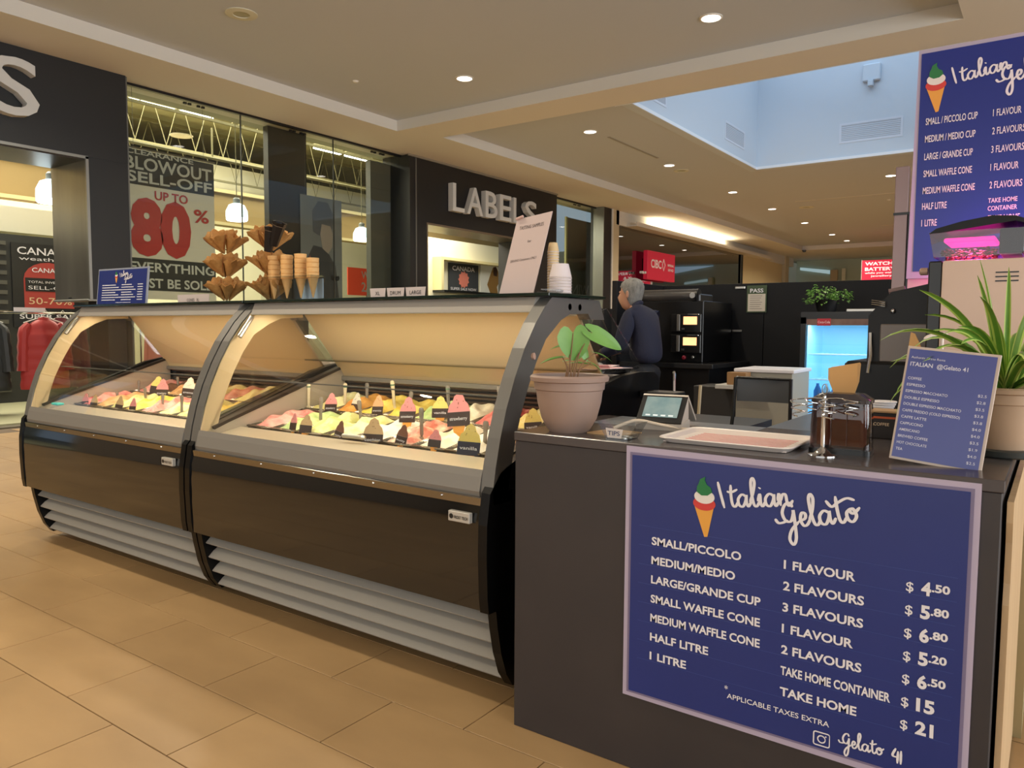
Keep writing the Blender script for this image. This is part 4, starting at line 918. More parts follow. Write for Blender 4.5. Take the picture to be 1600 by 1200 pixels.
# tasting sheet, cup stacks
r = empty('tasting_sign', (-1.63, 2.3, ZT), 'leaning pale sheet reading tasting samples beside the cup stacks', 'sign')
pr = mat('pale_pink_sheet', (206, 186, 180), .6)
O = [(-.067, 0), (.085, .003), (.15, .29), (-.0, .272)]
B().prism(O, 'y', -.004, 0).build('sheet', pr, r)
rt = (1, 0, .1)
B().text('TASTING SAMPLES', (.012, -.0045, .232), .018, rt, (.15, 0, 1), bold=.0, width=.105, depth=.0005).text('for', (.05, -.0045, .185), .014, rt, (.15, 0, 1), depth=.0005).text('SERVING Consumers ONLY', (-.022, -.0045, .115), .013, rt, (.15, 0, 1), width=.115, depth=.0005).build('lettering', mat('ink_grey', (70, 58, 56), .6), r)
B().tube([(.0, -.01, .272), (.03, -.01, .28)], .005, 6).build('tape_roll', mat('tape_pink', (206, 170, 160), .5), r)
r.rotation_euler = (radians(-4), 0, 0)
def cup(name, loc, R, H, m, lab, grp):
    r = empty(name, loc, lab, 'cup', grp)
    B().lathe([(R*.92, 0), (R, H*.12), (R*.99, H*.14), (R*.72, H), (R*.70, H)], 22, cap=False).build('wall', m, r, True)
    B().lathe([(.0005, H-.002), (R*.71, H-.001)], 22, cap=False).build('bottom', m, r)
    B().lathe([(R*1.0, 0), (R*1.05, .0015), (R*1.0, .003)], 22, cap=False).build('rim', mat('cup_rim', (226, 214, 208), .5), r, True)
M_CUPA = mat('tasting_cup', (214, 186, 140), .6); M_CUPB = mat('paper_cup', (216, 204, 204), .6)
n = 17
for k in range(n): cup('tasting_cup', (-1.515, 2.38, ZT+k*.0095), .021, .035, M_CUPA, 'small upturned paper tasting cup, %s of the tall thin stack' % ('topmost' if k == n-1 else 'lowest' if k == 0 else ['', 'second from bottom', 'third from bottom', 'fourth from bottom', 'fifth from bottom', 'sixth from bottom', 'seventh from bottom', 'eighth from bottom', 'middle one', 'eighth from top', 'seventh from top', 'sixth from top', 'fifth from top', 'fourth from top', 'third from top', 'second from top'][k]), 'stack of tasting cups')
for k in range(6): cup('paper_cup', (-1.452, 2.33, ZT+k*.0105), .04, .052, M_CUPB, 'wide white paper cup, %s in the short wide stack' % (['lowest', 'second', 'third', 'fourth', 'fifth', 'topmost'][k]), 'stack of wide paper cups')
tag(B().box((-.03, -.02, 0), (.05, .02, .006), .001).box((-.01, -.03, .006), (.06, .01, .012), .001, rot=Euler((0, .06, .3)).to_matrix()).build('clear_wrap', ACRYL, None, loc=(-1.36-.1, 2.26, ZT)), 'crumpled clear wrapper at the right end of the case top', 'wrapper')
# ================================================================ KIOSK COUNTER
M_CNT = mat('dark_brown_laminate', (46, 41, 42), .5, col2=(52, 46, 46), nscale=6)
M_TOP = mat('slate_worktop', (92, 100, 112), .3, col2=(100, 108, 120), nscale=5)
M_WOOD = mat('pale_wood_panel', (178, 146, 108), .5, col2=(202, 172, 132), nscale=3, stretch=(1, 6, .6))
c = empty('kiosk_counter', (-.7, 2.15, 0), 'dark brown kiosk counter with the large blue menu board on its front', 'counter')
def cb(lo, hi, name, m, bev=.002): return B().box([lo[0]+.7, lo[1]-2.15, lo[2]], [hi[0]+.7, hi[1]-2.15, hi[2]], bev).build(name, m, c)
cb((-1.318, 1.869, 0), (-.082, 1.89, .885), 'front_panel', M_CNT)
cb((-1.318, 1.89, 0), (-1.3, 2.42, .885), 'side_panel', M_CNT)
cb((-.10, 1.89, 0), (-.082, 4.7, .885), 'side_panel', M_CNT)
cb((-1.3, 2.40, 0), (-.74, 2.42, .885), 'rear_panel', M_CNT)
cb((-.74, 2.40, 0), (-.72, 4.7, .885), 'inner_panel', M_CNT)
cb((-1.321, 1.866, .885), (-.078, 2.43, .912), 'front_worktop', mat('brown_grey_worktop', (72, 66, 66), .22))
cb((-1.25, 2.2, .9121), (-.74, 2.428, .9128), 'worktop_inlay', M_TOP, 0)
cb((-.745, 2.43, .885), (-.078, 4.7, .912), 'side_worktop', M_TOP)
# pale wood sheet on the right hand end, its front edge curling away
pr = [(1.885-2.15+.008*sin(z*7), z) for z in [k*.045 for k in range(20)]]
pr = [(-.262+(.018*max(0, sin((z-.1)*4.2)))+(.012 if .66 < z < .8 else 0), z) for z in [.01+k*.045 for k in range(20)]]
B().prism(pr+[(2.5, .87), (2.5, .01)], 'x', .626, .638).build('wood_sheet', M_WOOD, c)
B().box((.638, .55, 0), (.66, 2.5, .87)).build('wood_strip', mat('wood_strip', (150, 136, 100), .5), c)
# big menu sign on the counter front
s = empty('menu_sign', (0, 1.869, 0), 'large blue gelato price board fixed to the front of the dark counter', 'menu board')
B().prism([(-.944, .211), (-.944, .905), (-.119, .901), (-.119, .205)], 'y', -.006, 0).build('panel', BORD, s)
B().box((-.932, -.0075, .222), (-.131, -.006, .889)).build('border_line', mat('menu_border_dark', (120, 110, 140), .45), s)
B().box((-.925, -.009, .228), (-.138, -.007, .882)).build('blue_field', BLUE, s)
cone_icon(s, -.72, .765, .074, -.0092)
yl = -.0092
b = B(); script_word(b, 'Italian', -.676, .775, .0295, radians(9), yl, sx=.93); script_word(b, 'GelaTo', -.528, .744, .031, radians(14), yl, sx=.98)
b.build('script_lettering', WHITE, s)
b = B()
RW = ['SMALL/PICCOLO', 'MEDIUM/MEDIO', 'LARGE/GRANDE CUP', 'SMALL WAFFLE CONE', 'MEDIUM WAFFLE CONE', 'HALF LITRE', '1 LITRE']
RWW = [.242, .228, .293, .293, .294, .163, .104]
CW = ['1 FLAVOUR', '2 FLAVOURS', '3 FLAVOURS', '1 FLAVOUR', '2 FLAVOURS', 'TAKE HOME CONTAINER', 'TAKE HOME']
CWW = [.161, .181, .181, .161, .181, .243, .174]
PR = [('4', '.50'), ('5', '.80'), ('6', '.80'), ('5', '.20'), ('6', '.50'), ('15', ''), ('21', '')]
for k in range(7):
    z = .647-k*.0525
    for t_, x_, w_t in ((RW[k], -.863, RWW[k]), (CW[k], -.517, CWW[k])): B().text(t_, (x_, yl, z), .0295, bold=.028, width=w_t).build('lettering', WHITE, s)
    q = B().text('$', (-.252, yl, z), .03, bold=.01, width=.015).text(PR[k][0], (-.222, yl, z-.002), .04, bold=.04, width=(.019 if k < 5 else .036))
    if PR[k][1]: q.text(PR[k][1], (-.202, yl, z+.008), .024, bold=.035, width=.035)
    q.build('price_lettering', WHITE, s)
b.text('*', (-.655, yl, .302), .022, bold=.01).text('APPLICABLE TAXES EXTRA', (-.648, yl, .286), .0185, bold=.008, width=.247)
b.build('lettering', WHITE, s)
b = B()
for k in range(8): b.box((-.901, -.0095, .6935-k*.0525-.0006), (-.154, -.0089, .6935-k*.0525+.0006))
b.build('rule_line', mat('rule_blue', (48, 66, 130), .4), s)
b = B()
def ring2(b, cx, cz, pts, wd): b.ribbon(pts+[pts[0]], wd, o=(cx, yl, cz), smooth=0, contrast=0)
rc = [(sx*.014+.004*cos(a)-.004*sx*0, sz*.012+.004*sin(a)) for (sx, sz, a0) in ((1, 1, 0), (-1, 1, pi/2), (-1, -1, pi), (1, -1, 3*pi/2)) for a in (a0, a0+pi/4, a0+pi/2)]
ring2(b, -.417, .252, rc, .003)
ring2(b, -.417, .252, [(.0085*cos(k*pi/8), .0085*sin(k*pi/8)) for k in range(16)], .003)
b.box((-.409, yl-.0014, .259), (-.406, yl-.001, .262))
b.build('camera_emblem', WHITE, s)
b = B(); script_word(b, 'Gelato', -.375, .252, .0165, .06, yl, sx=.92); script_word(b, '41', -.266, .25, .0175, .0, yl, wd=.3)
b.build('script_lettering', WHITE, s)

# ---- things on the counter
ZC2 = .912
r = empty('potted_arum', (-1.195, 1.975, ZC2), 'green heart-leaved plant in a mauve-beige plastic pot on the counter corner', 'plant')
M_POT = mat('mauve_pot', (152, 128, 116), .5)
B().lathe([(.058, 0), (.066, .01), (.083, .04), (.096, .09), (.1, .125), (.105, .128), (.107, .15), (.117, .153), (.119, .165), (.112, .171), (.104, .168), (.1, .12)], 40, cap=True).build('pot', M_POT, r, True)
B().lathe([(.001, .158), (.05, .16), (.101, .155)], 24, cap=False).build('soil', mat('soil', (48, 36, 28), .9, bump=.8, bscale=60), r)
M_LEAF = mat('arum_leaf', (92, 142, 62), .4, col2=(120, 166, 84), nscale=12); M_STEM = mat('arum_stem', (128, 92, 62), .5)
def heart_leaf(r, base, tip_dir, nrm, L, W, name='leaf', m=None, curl=.25, sag=.25):
    d = Vector(tip_dir).normalized(); n = Vector(nrm).normalized(); sd = d.cross(n).normalized(); n = sd.cross(d)
    base = Vector(base); rows = []; N = 12
    for i in range(N+1):
        t = i/N; wv = W*(.74+.62*t-.2*t*t)*(1-t)**.72+.0004
        row = []
        for k in range(-4, 5):
            q = k/4; back = -.3*L*sin(pi*min(1, abs(q)*.93))**.7*(1-t)**1.6+.16*L*abs(q)**3*(1-t)
            row.append(base+d*(t*L+back)+sd*(q*wv)+n*(curl*abs(q)**1.5*wv-sag*L*t*t))
        rows.append(row)
    b = B(); b.loft(rows, cap=False, close=False)
    o = b.build(name, m or M_LEAF, r, 'keep')
    for p in o.data.polygons: p.use_smooth = True
    return o
def stem(r, pts, rad=.0022, m=None): return B().tube(catmull(pts, 5), rad, 6).build('stem', m or M_STEM, r, True)
rt = Vector((.81, .58, 0)); fw = Vector((-.58, .81, 0)); cm = -fw    # picture right, away, towards the viewer
def PT(h, v, dpt=0): return rt*h+Vector((0, 0, v))+fw*dpt
LV = [((.009, .295), (.12, -1, .0), .085, .066, 1.0), ((.066, .298), (1, -.5, .0), .105, .036, .8), ((.036, .25), (.5, -1, .0), .045, .02, .7), ((-.0, .258), (-1, .05, .1), .06, .02, .15), ((-.02, .222), (-1, -.02, .0), .07, .014, .2),
      ((.012, .205), (1, .12, .1), .066, .009, .15), ((.08, .236), (1, -.22, .1), .06, .009, .15), ((.068, .205), (1, -.5, 0), .05, .009, .15), ((-.012, .21), (1, .3, .0), .03, .007, .3)]
for i, ((h, v), dd, L, W, f) in enumerate(LV):
    base = PT(h, v, .005*i); n = cm*f+Vector((0, 0, 1))*(.45 if f > .5 else 1)
    heart_leaf(r, base, rt*dd[0]+Vector((0, 0, dd[1]))+fw*dd[2], n, L, W, curl=.12, sag=.3 if f < .5 else .12)
    stem(r, [PT(h*.25-.008+.005*(i % 4), .158, 0), PT(h*.45, .158+(v-.158)*.55, 0), base], .0017)
# tip dish
r = empty('tip_dish', (-.993, 1.93, ZC2), 'clear acrylic dish with handwritten tips note', 'dish')
B().prism([(-.032, 0), (.032, 0), (.062, .05), (-.062, .05)], 'y', -.033, -.031).prism([(-.032, 0), (.032, 0), (.062, .05), (-.062, .05)], 'y', .031, .033).box((-.032, -.032, 0), (.032, .032, .003))\
   .prism([(-.033, 0), (-.063, .05), (-.061, .05), (-.031, 0)], 'y', -.032, .032).prism([(.033, 0), (.063, .05), (.061, .05), (.031, 0)], 'y', -.032, .032).build('bowl', ACRYL, r)
B().prism([(-.028, .005), (.015, .005), (.02, .03), (-.034, .032)], 'y', -.0345, -.0335).build('note', mat('note_paper', (206, 196, 190), .6), r)
B().text('TIPS', (-.027, -.0352, .012), .018, bold=.01, width=.038, depth=.0004).build('lettering', mat('blue_ink', (70, 78, 110), .6), r)
for i, (x, y) in enumerate([(.012, -.01), (.02, .008), (.004, .012)]): B().lathe([(.009, .003+.001*i), (.009, .005+.001*i)], 14, c=(x, y, 0)).build('coin', STEEL, r)
o = B().tube(catmull([(0, 0, .006), (.05, .05, .028), (.11, .07, .02), (.17, .09, .01), (.22, .1, .006)], 6), .005, 8).build('white_cable', mat('cable_white', (226, 208, 186), .5), None, True, loc=(-1.1, 2.08, ZC2)); tag(o, 'thick white cable looping on the counter behind the tip dish', 'cable')
tag(B().prism([(-.06, -.05), (.05, -.06), (.07, .05), (-.04, .06)], 'z', 0, .003).build('paper_bag', mat('kraft_paper', (204, 166, 116), .8), None, loc=(-1.07, 2.02, ZC2)), 'small tan paper lying between the plant pot and the tip dish', 'paper')
# payment terminal
r = empty('payment_terminal', (-.995, 2.2, ZC2), 'white two-sided payment terminal with a lit touch screen', 'terminal', rz=radians(8))
W_ = mat('terminal_white', (212, 200, 186), .4)
B().prism([(-.04, 0), (.06, 0), (.06, .026), (.04, .03), (-.045, .02)], 'x', -.072, .072).build('base', W_, r)
B().prism([(-.04, .022), (.035, .098), (.042, .096), (.052, .03), (.0, .022)], 'x', -.07, .07).build('body', W_, r)
B().prism([(-.043, .025), (.034, .1), (.037, .098), (-.04, .022)], 'x', -.071, .071).build('screen_bezel', BLACK, r)
sc = mat('terminal_screen', (96, 120, 124), .15, emit=.55, ecol=(100, 130, 132), col2=(150, 160, 156), nscale=18)
B().prism([(-.031, .0395), (.0255, .0965), (.0262, .0962), (-.0303, .0392)], 'x', -.055, .055).build('screen', sc, r)
kb = B()
for q in range(4): kb.prism([(-.0285, .0425), (-.0245, .0465), (-.024, .046), (-.028, .042)], 'x', -.045+q*.024, -.03+q*.024)
kb.build('screen_button', mat('screen_btn', (210, 220, 220), .3, emit=.5, ecol=(210, 220, 220)), r)
B().prism([(.032, .1), (.04, .104), (.145, .02), (.138, .014)], 'x', -.071, .071).build('customer_flap', W_, r)
# tray
r = empty('serving_tray', (-.71, 2.065, ZC2), 'white plastic tray with pink ridges in the middle of the counter', 'tray')
TW_ = mat('tray_white', (226, 214, 206), .35)
B().box((-.165, -.12, .001), (.165, .12, .004), .001).build('base', TW_, r)
t = B(); 
def rr(a, b_, z, n=6, rad=.03): return [(sx*(a-rad)+rad*cos(q), sy*(b_-rad)+rad*sin(q), z) for (sx, sy, q0) in ((1, 1, 0), (-1, 1, pi/2), (-1, -1, pi), (1, -1, 3*pi/2)) for q in [q0+k*pi/2/n for k in range(n+1)]]
t.loft([rr(.155, .11, .004), rr(.158, .113, .002), rr(.166, .122, .014), rr(.178, .134, .016), rr(.18, .136, .013), rr(.166, .124, .001)], cap=False)
t.build('rim', TW_, r, True)
for k in range(9): B().box((-.13, -.095+k*.0225, .0035), (.14, -.0895+k*.0225, .0046)).build('ridge', mat('tray_pink', (214, 96, 90), .4), r)
# napkin dispenser
r = empty('napkin_dispenser', (-.44, 2.06, ZC2), 'smoked clear napkin dispenser with a brown napkin sticking out', 'dispenser', rz=radians(4))
B().loft([rr(.073, .05, .0, rad=.02), rr(.073, .05, .012, rad=.02)]).build('base', BLACK, r, True)
B().loft([rr(.071, .048, .012, rad=.02), rr(.07, .047, .07, rad=.02), rr(.067, .045, .13, rad=.02), rr(.064, .043, .128, rad=.02), rr(.068, .045, .014, rad=.02)], cap=False).build('body', SMOKE, r, True)
B().loft([rr(.07, .048, .128, rad=.02), rr(.07, .048, .136, rad=.02), rr(.05, .035, .150, rad=.02), rr(.02, .02, .152, rad=.01)]).build('lid', mat('dispenser_lid', (58, 52, 54), .15), r, True)
B().loft([rr(.055, .036, .02, rad=.01), rr(.055, .036, .112, rad=.01)]).build('napkin_pack', mat('brown_napkin', (168, 120, 88), .8), r)
B().loft([[(-.02, -.006, .145), (.025, -.006, .145), (.025, .006, .145), (-.02, .006, .145)], [(-.035, -.012, .185), (.032, -.004, .178), (.035, .01, .18), (-.032, .004, .186)],
          [(-.036, -.008, .212), (.03, .004, .222), (.038, .006, .224), (-.03, .0, .213)], [(-.03, -.003, .214), (.035, .004, .228), (.036, .005, .228), (-.029, -.001, .215)]]).build('napkin', mat('kraft_napkin', (190, 146, 92), .8), r, True)
for k in (-1, 1): B().box((k*.018-.001, -.0495, .02), (k*.018+.001, -.0485, .12)).build('rib', SMOKE, r)
# wire cone holder stand
r = empty('wire_cone_holder', (-.465, 1.975, ZC2), 'chrome wire cone holder with coiled loops in front of the napkin dispenser', 'holder')
B().lathe([(.034, 0), (.034, .002), (.02, .006), (.009, .016), (.004, .022)], 28).build('foot', CHROME, r, True)
B().tube([(0, 0, .02), (0, 0, .148)], .0048, 10).build('pole', CHROME, r, True)
B().tube([(.006*sin(a), 0, .163-.013*cos(a)) for a in [2*pi*k/14 for k in range(15)]], .0012, 6).build('finial_loop', CHROME, r)
for a in (0.35, 2.2, 3.75, 5.1):
    L = .062; cx, cy = L*cos(a), L*sin(a)
    pts = [(0, 0, .14), (cx*.45, cy*.45, .142)]+[(cx+(.021-.004*t/14)*cos(a+pi+t*.62), cy+(.021-.004*t/14)*sin(a+pi+t*.62), .141-t*.0016) for t in range(28)]
    B().tube(pts, .0017, 6).build('coil', CHROME, r, True)
# leaning coffee menu
r = empty('coffee_menu', (-.222, 1.975, ZC2), 'leaning acrylic sheet with a blue coffee price list beside the spider plant', 'menu')
r.rotation_euler = (radians(-9), radians(5.5), 0)
B().box((-.094, -.002, 0), (.094, .002, .268), .001).build('holder', mat('menu_edge', (190, 172, 158), .3), r)
B().box((-.089, -.0035, .006), (.087, -.0018, .262)).build('sheet', mat('menu_indigo', (58, 66, 132), .3, col2=(68, 76, 142), nscale=4), r)
B().box((-.09, .0, 0), (.09, .05, .003)).build('foot', ACRYL, r)
b = B(); y_ = -.0036
b.text('Authentic Grano Roma', (-.083, y_, .24), .0075, width=.07, depth=.0004).text('ITALIAN  @Gelato 41', (-.083, y_, .222), .0135, bold=.012, width=.118, depth=.0004)
for k, (t_, p_) in enumerate([('COFFEE', ''), ('ESPRESSO', '$2.5'), ('ESPRESSO MACCHIATO', '$2.8'), ('DOUBLE ESPRESSO', '$3.5'), ('DOUBLE ESPRESSO MACCHIATO', '$3.8'), ('CAFFE FREDDO (COLD ESPRESSO)', '$3.8'), ('CAFFE LATTE', '$4.0'), ('CAPPUCCINO', '$4.0'), ('AMERICANO', '$3.5'), ('BREWED COFFEE', '$1.9'), ('HOT CHOCOLATE', '$4.0'), ('TEA', '$2.5')]):
    z = .19-k*.0152
    b.text(t_, (-.083, y_, z), .0088, bold=.006, width=min(.118, .0048*len(t_)), depth=.0004)
    if p_: b.text(p_, (.062, y_, z-.006), .0088, width=.017, depth=.0004)
b.build('lettering', mat('menu_pale_text', (208, 208, 222), .6), r)
# spider plant
r = empty('spider_plant', (-.105, 2.25, ZC2), 'large striped spider plant in a beige pot at the right end of the counter', 'plant')
B().lathe([(.07, 0), (.075, .004), (.078, .018), (.07, .02)], 28).build('saucer', mat('dark_saucer', (44, 48, 46), .5), r, True)
B().lathe([(.05, .012), (.056, .02), (.07, .09), (.078, .13), (.083, .132), (.085, .155), (.092, .158), (.093, .168), (.086, .172), (.076, .165), (.07, .13)], 32).build('pot', mat('beige_pot', (182, 154, 128), .5), r, True)
B().lathe([(.001, .158), (.078, .156)], 20, cap=False).build('soil', mat('soil', (48, 36, 28), .9), r)
M_SG = mat('spider_green', (84, 130, 44), .42, col2=(112, 158, 60), nscale=9); M_SY = mat('spider_edge', (176, 196, 96), .45)
rnd = random.Random(9)
def blade(az, el, L, W, drop, twist=0):
    d = Vector((cos(az), sin(az), 0)); P = []; p = Vector((.012*cos(az), .012*sin(az), .165)); e = el; N = 12
    for i in range(N+1):
        P.append(p.copy()); p = p+(d*cos(e)+Vector((0, 0, 1))*sin(e))*(L/N); e -= drop/N*(.4+1.2*i/N)
    sd = Vector((-sin(az), cos(az), 0)); sd.rotate(Matrix.Rotation(twist, 3, d)); rows = []; edge = []
    for i, q in enumerate(P):
        t = i/N; wv = W*1.35*(.45+.9*t**.7)*(1-t)**.62+.0006; tg = (P[min(i+1, N)]-P[max(i-1, 0)]).normalized(); nn = sd.cross(tg).normalized()
        rows.append([q+sd*wv*k+nn*(abs(k)*wv*.45) for k in (-1, -.62, 0, .62, 1)])
    b = B(); b.loft([[x for x in rw[1:4]] for rw in rows], cap=False, close=False); o = b.build('leaf', M_SG, r, 'keep')
    b = B(); b.loft([rw[:2] for rw in rows], cap=False, close=False); b.loft([rw[3:] for rw in rows], cap=False, close=False); e_ = b.build('pale_margin', M_SY, o, 'keep')
    for z in (o, e_):
        for f in z.data.polygons: f.use_smooth = True
VL = atan2(-.58, -.81)    # picture left
for (da, el, L, W, dr, tw) in [(.0, 1.0, .37, .015, 1.9, .3), (.35, .95, .34, .014, 2.3, .2), (-.1, 1.25, .33, .014, 1.1, .7), (.1, 1.42, .29, .013, .35, 1.0), (-.5, 1.5, .33, .012, .3, 1.1), (.9, 1.5, .3, .012, .25, .9), (pi, 1.3, .33, .013, .5, .8), (pi+.3, 1.2, .34, .013, .8, .6),
                               (-.45, .45, .28, .014, 1.9, .2), (-.62, .25, .27, .013, 1.7, .1), (.6, .8, .3, .014, 2.4, .1), (-.6, .9, .3, .013, 2.2, .2), (.5, 1.2, .27, .015, 1.6, .5), (1.2, 1.0, .28, .014, 2.4, .2), (1.6, .7, .24, .013, 2.6, .1)]:
    blade(VL+da, el, L, W, dr, tw)
for k in range(26): blade(rnd.uniform(0, 2*pi), rnd.uniform(.5, 1.5), rnd.uniform(.2, .34), rnd.uniform(.010, .015), rnd.uniform(1.2, 2.8), rnd.uniform(-.5, .8))
# small things behind the menu sheet
r = empty('syrup_pump_bottle', (-.28, 2.55, ZC2), 'white pump dispenser bottle behind the coffee menu', 'bottle')
PW = mat('pump_white', (222, 206, 196), .35)
B().lathe([(.03, 0), (.033, .01), (.033, .17), (.02, .2), (.014, .21)], 20).build('bottle', PW, r, True)
B().lathe([(.017, .205), (.018, .21), (.018, .235), (.012, .24), (.01, .25)], 18).build('collar', PW, r, True)
B().tube([(0, 0, .24), (0, 0, .292)], .0045, 8).build('stem', PW, r)
B().tube(catmull([(.012, .008, .294), (0, 0, .298), (-.03, -.02, .292), (-.042, -.028, .283)], 4), [.0055]*12+[.004], 8).build('nozzle', PW, r, True)
r = empty('cup_box', (-.42, 2.42, ZC2), 'low black carton with an orange stripe behind the napkin dispenser', 'box')
B().box((-.05, -.04, 0), (.09, .04, .075), .002).build('carton', mat('carton_black', (30, 24, 22), .5), r)
B().box((-.046, -.0405, .058), (.088, -.04, .064)).build('stripe', mat('carton_orange', (190, 88, 44), .5), r)
B().text('ELITE COFFEE', (-.035, -.0412, .038), .012, depth=.0004, bold=.01).build('lettering', mat('carton_text', (214, 190, 160), .6), r)
B().box((-.052, -.042, .075), (.092, .042, .08)).build('lid', mat('carton_tan', (176, 142, 104), .6), r)
for k in range(5):
    tag(B().lathe([(.026, 0), (.034, .0), (.036, .004), (.034, .006)], 18).build('saucer', WHITE, None, True, loc=(-.44+.003*k, 2.56, ZC2+.06+k*.007)), 'white saucer, %s in the small stack behind the black carton' % ['lowest', 'second', 'middle', 'fourth', 'topmost'][k], 'saucer', 'stack of saucers')
tag(B().box((-.05, -.04, 0), (.05, .04, .06), .003).build('small_box', mat('dark_box', (40, 36, 36), .6), None, loc=(-.44, 2.56, ZC2)), 'small dark box under the stack of white saucers', 'box')
tag(B().box((-.08, -.1, 0), (.03, .08, .012), .003).build('white_tray', TW_, None, loc=(-.12, 2.52, ZC2+.0)), 'white tray corner showing behind the spider plant pot', 'tray')
tag(B().prism([(-.02, 0), (.018, 0), (.018, .03), (.0, .07), (-.012, .075)], 'y', -.006, .006).build('paper_sleeve', mat('kraft_napkin', (190, 146, 92), .8), None, loc=(-.385, 2.8, 1.14)), 'brown paper sleeve standing on the black machine', 'sleeve')

# ---- coffee machines on the side run
r = empty('espresso_machine', (-.42, 3.1, ZC2), 'black espresso machine with a silver knob behind the plants', 'coffee machine')
B().box((-.2, -.2, .0), (.06, .25, .2), .01).build('base', mat('machine_black', (9, 9, 10), .45, spec=.3), r)
B().prism([(-.13, .19), (-.13, .36), (-.06, .44), (.06, .467), (.06, .19)], 'y', -.18, .2).build('upper_body', mat('machine_black', (9, 9, 10), .45, spec=.3), r)
B().tube([(-.07, -.16, .44), (-.02, -.16, .45)], .012, 10).build('cap', mat('cap_mauve', (110, 92, 90), .35), r, True)
B().ball((-.052, -.185, .375), .009, 12).tube([(-.052, -.18, .375), (-.052, -.19, .375)], .005, 8).build('knob', CHROME, r, True)
for k in range(3): B().tube([(-.12, -.19, .412-k*.007), (-.075, -.195, .405-k*.007)], .003, 6).build('steam_fin', CHROME, r, True)
B().tube([(-.12, -.19, .3), (-.115, -.2, .22), (-.12, -.21, .16)], .006, 8).build('steam_wand', CHROME, r, True)
B().box((-.09, -.186, .2), (.06, -.18, .33), .003).build('grey_panel', mat('machine_grey', (110, 100, 94), .4), r)
r = empty('bean_to_cup_machine', (-.205, 2.88, ZC2), 'tall cream and black coffee machine with a bean hopper glowing pink', 'coffee machine')
CR = mat('machine_cream', (206, 178, 160), .4)
B().box((-.11, -.1, 0), (.13, .2, .53), .012, seg=2).build('front_housing', CR, r, True)
B().box((-.15, -.08, 0), (-.11, .2, .53), .004).build('side_housing', BLACK, r)
for k in range(3): B().box((.035, -.1015, .485-k*.013), (.095, -.099, .489-k*.013)).build('vent_line', BLACK, r)
HP = lambda a, b_, z: [(-a, -.1, z), (b_, -.1, z), (b_, .16, z), (-a, .16, z)]
B().loft([HP(.135, .1, .54), HP(.15, .11, .62)], cap=False).build('hopper', SMOKE, r)
B().prism([(-.15, .615), (-.13, .63), (-.06, .648), (.02, .66), (.08, .655), (.115, .64), (.115, .628), (.08, .64), (-.1, .618)], 'y', -.105, .165).build('lid', mat('machine_black', (9, 9, 10), .45, spec=.3), r)
B().box((.04, -.09, .545), (.105, .15, .62), .003).build('motor_block', BLACK, r)
bn = B(); rb = random.Random(4)
for k in range(240):
    bn.ball((rb.uniform(-.12, .03), rb.uniform(-.09, .14), .545+rb.uniform(0, .022)), .0055, 6, (1, .7, .6))
o = bn.build('coffee_beans', mat('bean_brown', (96, 52, 30), .35), r, True); o['kind'] = 'stuff'
B().box((-.11, -.085, .585), (.03, .1, .6), .004).build('pink_lamp', mat('pink_lamp', (255, 60, 180), .3, emit=2.2, ecol=(255, 40, 170)), r)
area('hopper_glow', (-.25, 2.9, ZC2+.58), .1, 1.0, (1, .15, .6))
for s_ in (0,): B().lathe([(.0, 0), (.012, .0), (.012, .02), (.008, .024)], 14, mtx=Matrix.Translation((-.155, -.05, .5)) @ Matrix.Rotation(-pi/2, 4, 'Y')).build('side_knob', mat('knob_tan', (170, 140, 120), .4), r, True)
# ---- upper menu board on its frame
s = empty('menu_sign', (-.12, 3.4, 0), 'tall blue hanging gelato price board at the upper right corner', 'menu board')
B().prism([(-.388, 1.425), (-.376, 2.3), (.5, 2.3), (.5, 1.425)], 'y', 0, .012).build('panel', BORD, s)
B().box((-.366, -.003, 1.452), (.49, 0, 2.285)).build('blue_field', mat('menu_blue_upper', (16, 36, 124), .3), s)
off = .12; yl = -.0035
cone_icon(s, -.433+off, 2.145, .088, yl)
b = B(); script_word(b, 'Italian', -.374+off, 2.155, .0285, radians(7), yl, sx=1.0); script_word(b, 'GelaTo', -.225+off, 2.122, .033, radians(10), yl)
b.build('script_lettering', WHITE, s)
b = B(); UR = ['SMALL / PICCOLO CUP', 'MEDIUM / MEDIO CUP', 'LARGE / GRANDE CUP', 'SMALL WAFFLE CONE', 'MEDIUM WAFFLE CONE', 'HALF LITRE', '1 LITRE']
UW = [.172, .168, .162, .162, .174, .084, .053]; UZ = [2.013, 1.947, 1.88, 1.815, 1.75, 1.69, 1.626]
for k in range(7):
    B().text(UR[k], (-.462+off, yl, UZ[k]), .036, bold=.012, width=UW[k]).build('lettering', WHITE, s)
    if k != 5: b.text((CW[:5]+['', 'TAKE HOME'])[k], (-.241+off, yl, UZ[k]), .036, bold=.008, width=[.088, .102, .102, .088, .102, 0, .1][k])
    b.text('$ '+PR[k][0]+PR[k][1], (-.055+off, yl, UZ[k]-.01), .038, bold=.008, width=.09)
b.text('TAKE HOME', (-.243+off, yl, 1.697), .024, bold=.01, width=.092).text('CONTAINER', (-.243+off, yl, 1.668), .024, bold=.01, width=.092)
b.build('lettering', WHITE, s)
B().box((-.46+off, .1, .912), (-.42+off, .14, 1.43)).box((.5, .02, 0), (.54, .06, 2.3)).build('frame_post', BLACK, s)
B().box((-.385, .014, 1.3), (.5, .02, 1.425)).build('lower_panel', mat('pale_pink_wall', (206, 176, 172), .5), s)
area('pink_sign_light', (-.15, 3.2, 1.42), .25, 2.6, (1, .06, .5), rot=(radians(115), 0, 0))
p = empty('cabinet_post', (-.55, 3.52, 0), 'metal post tinted as if in pink light, left of the tall blue price board', 'post')
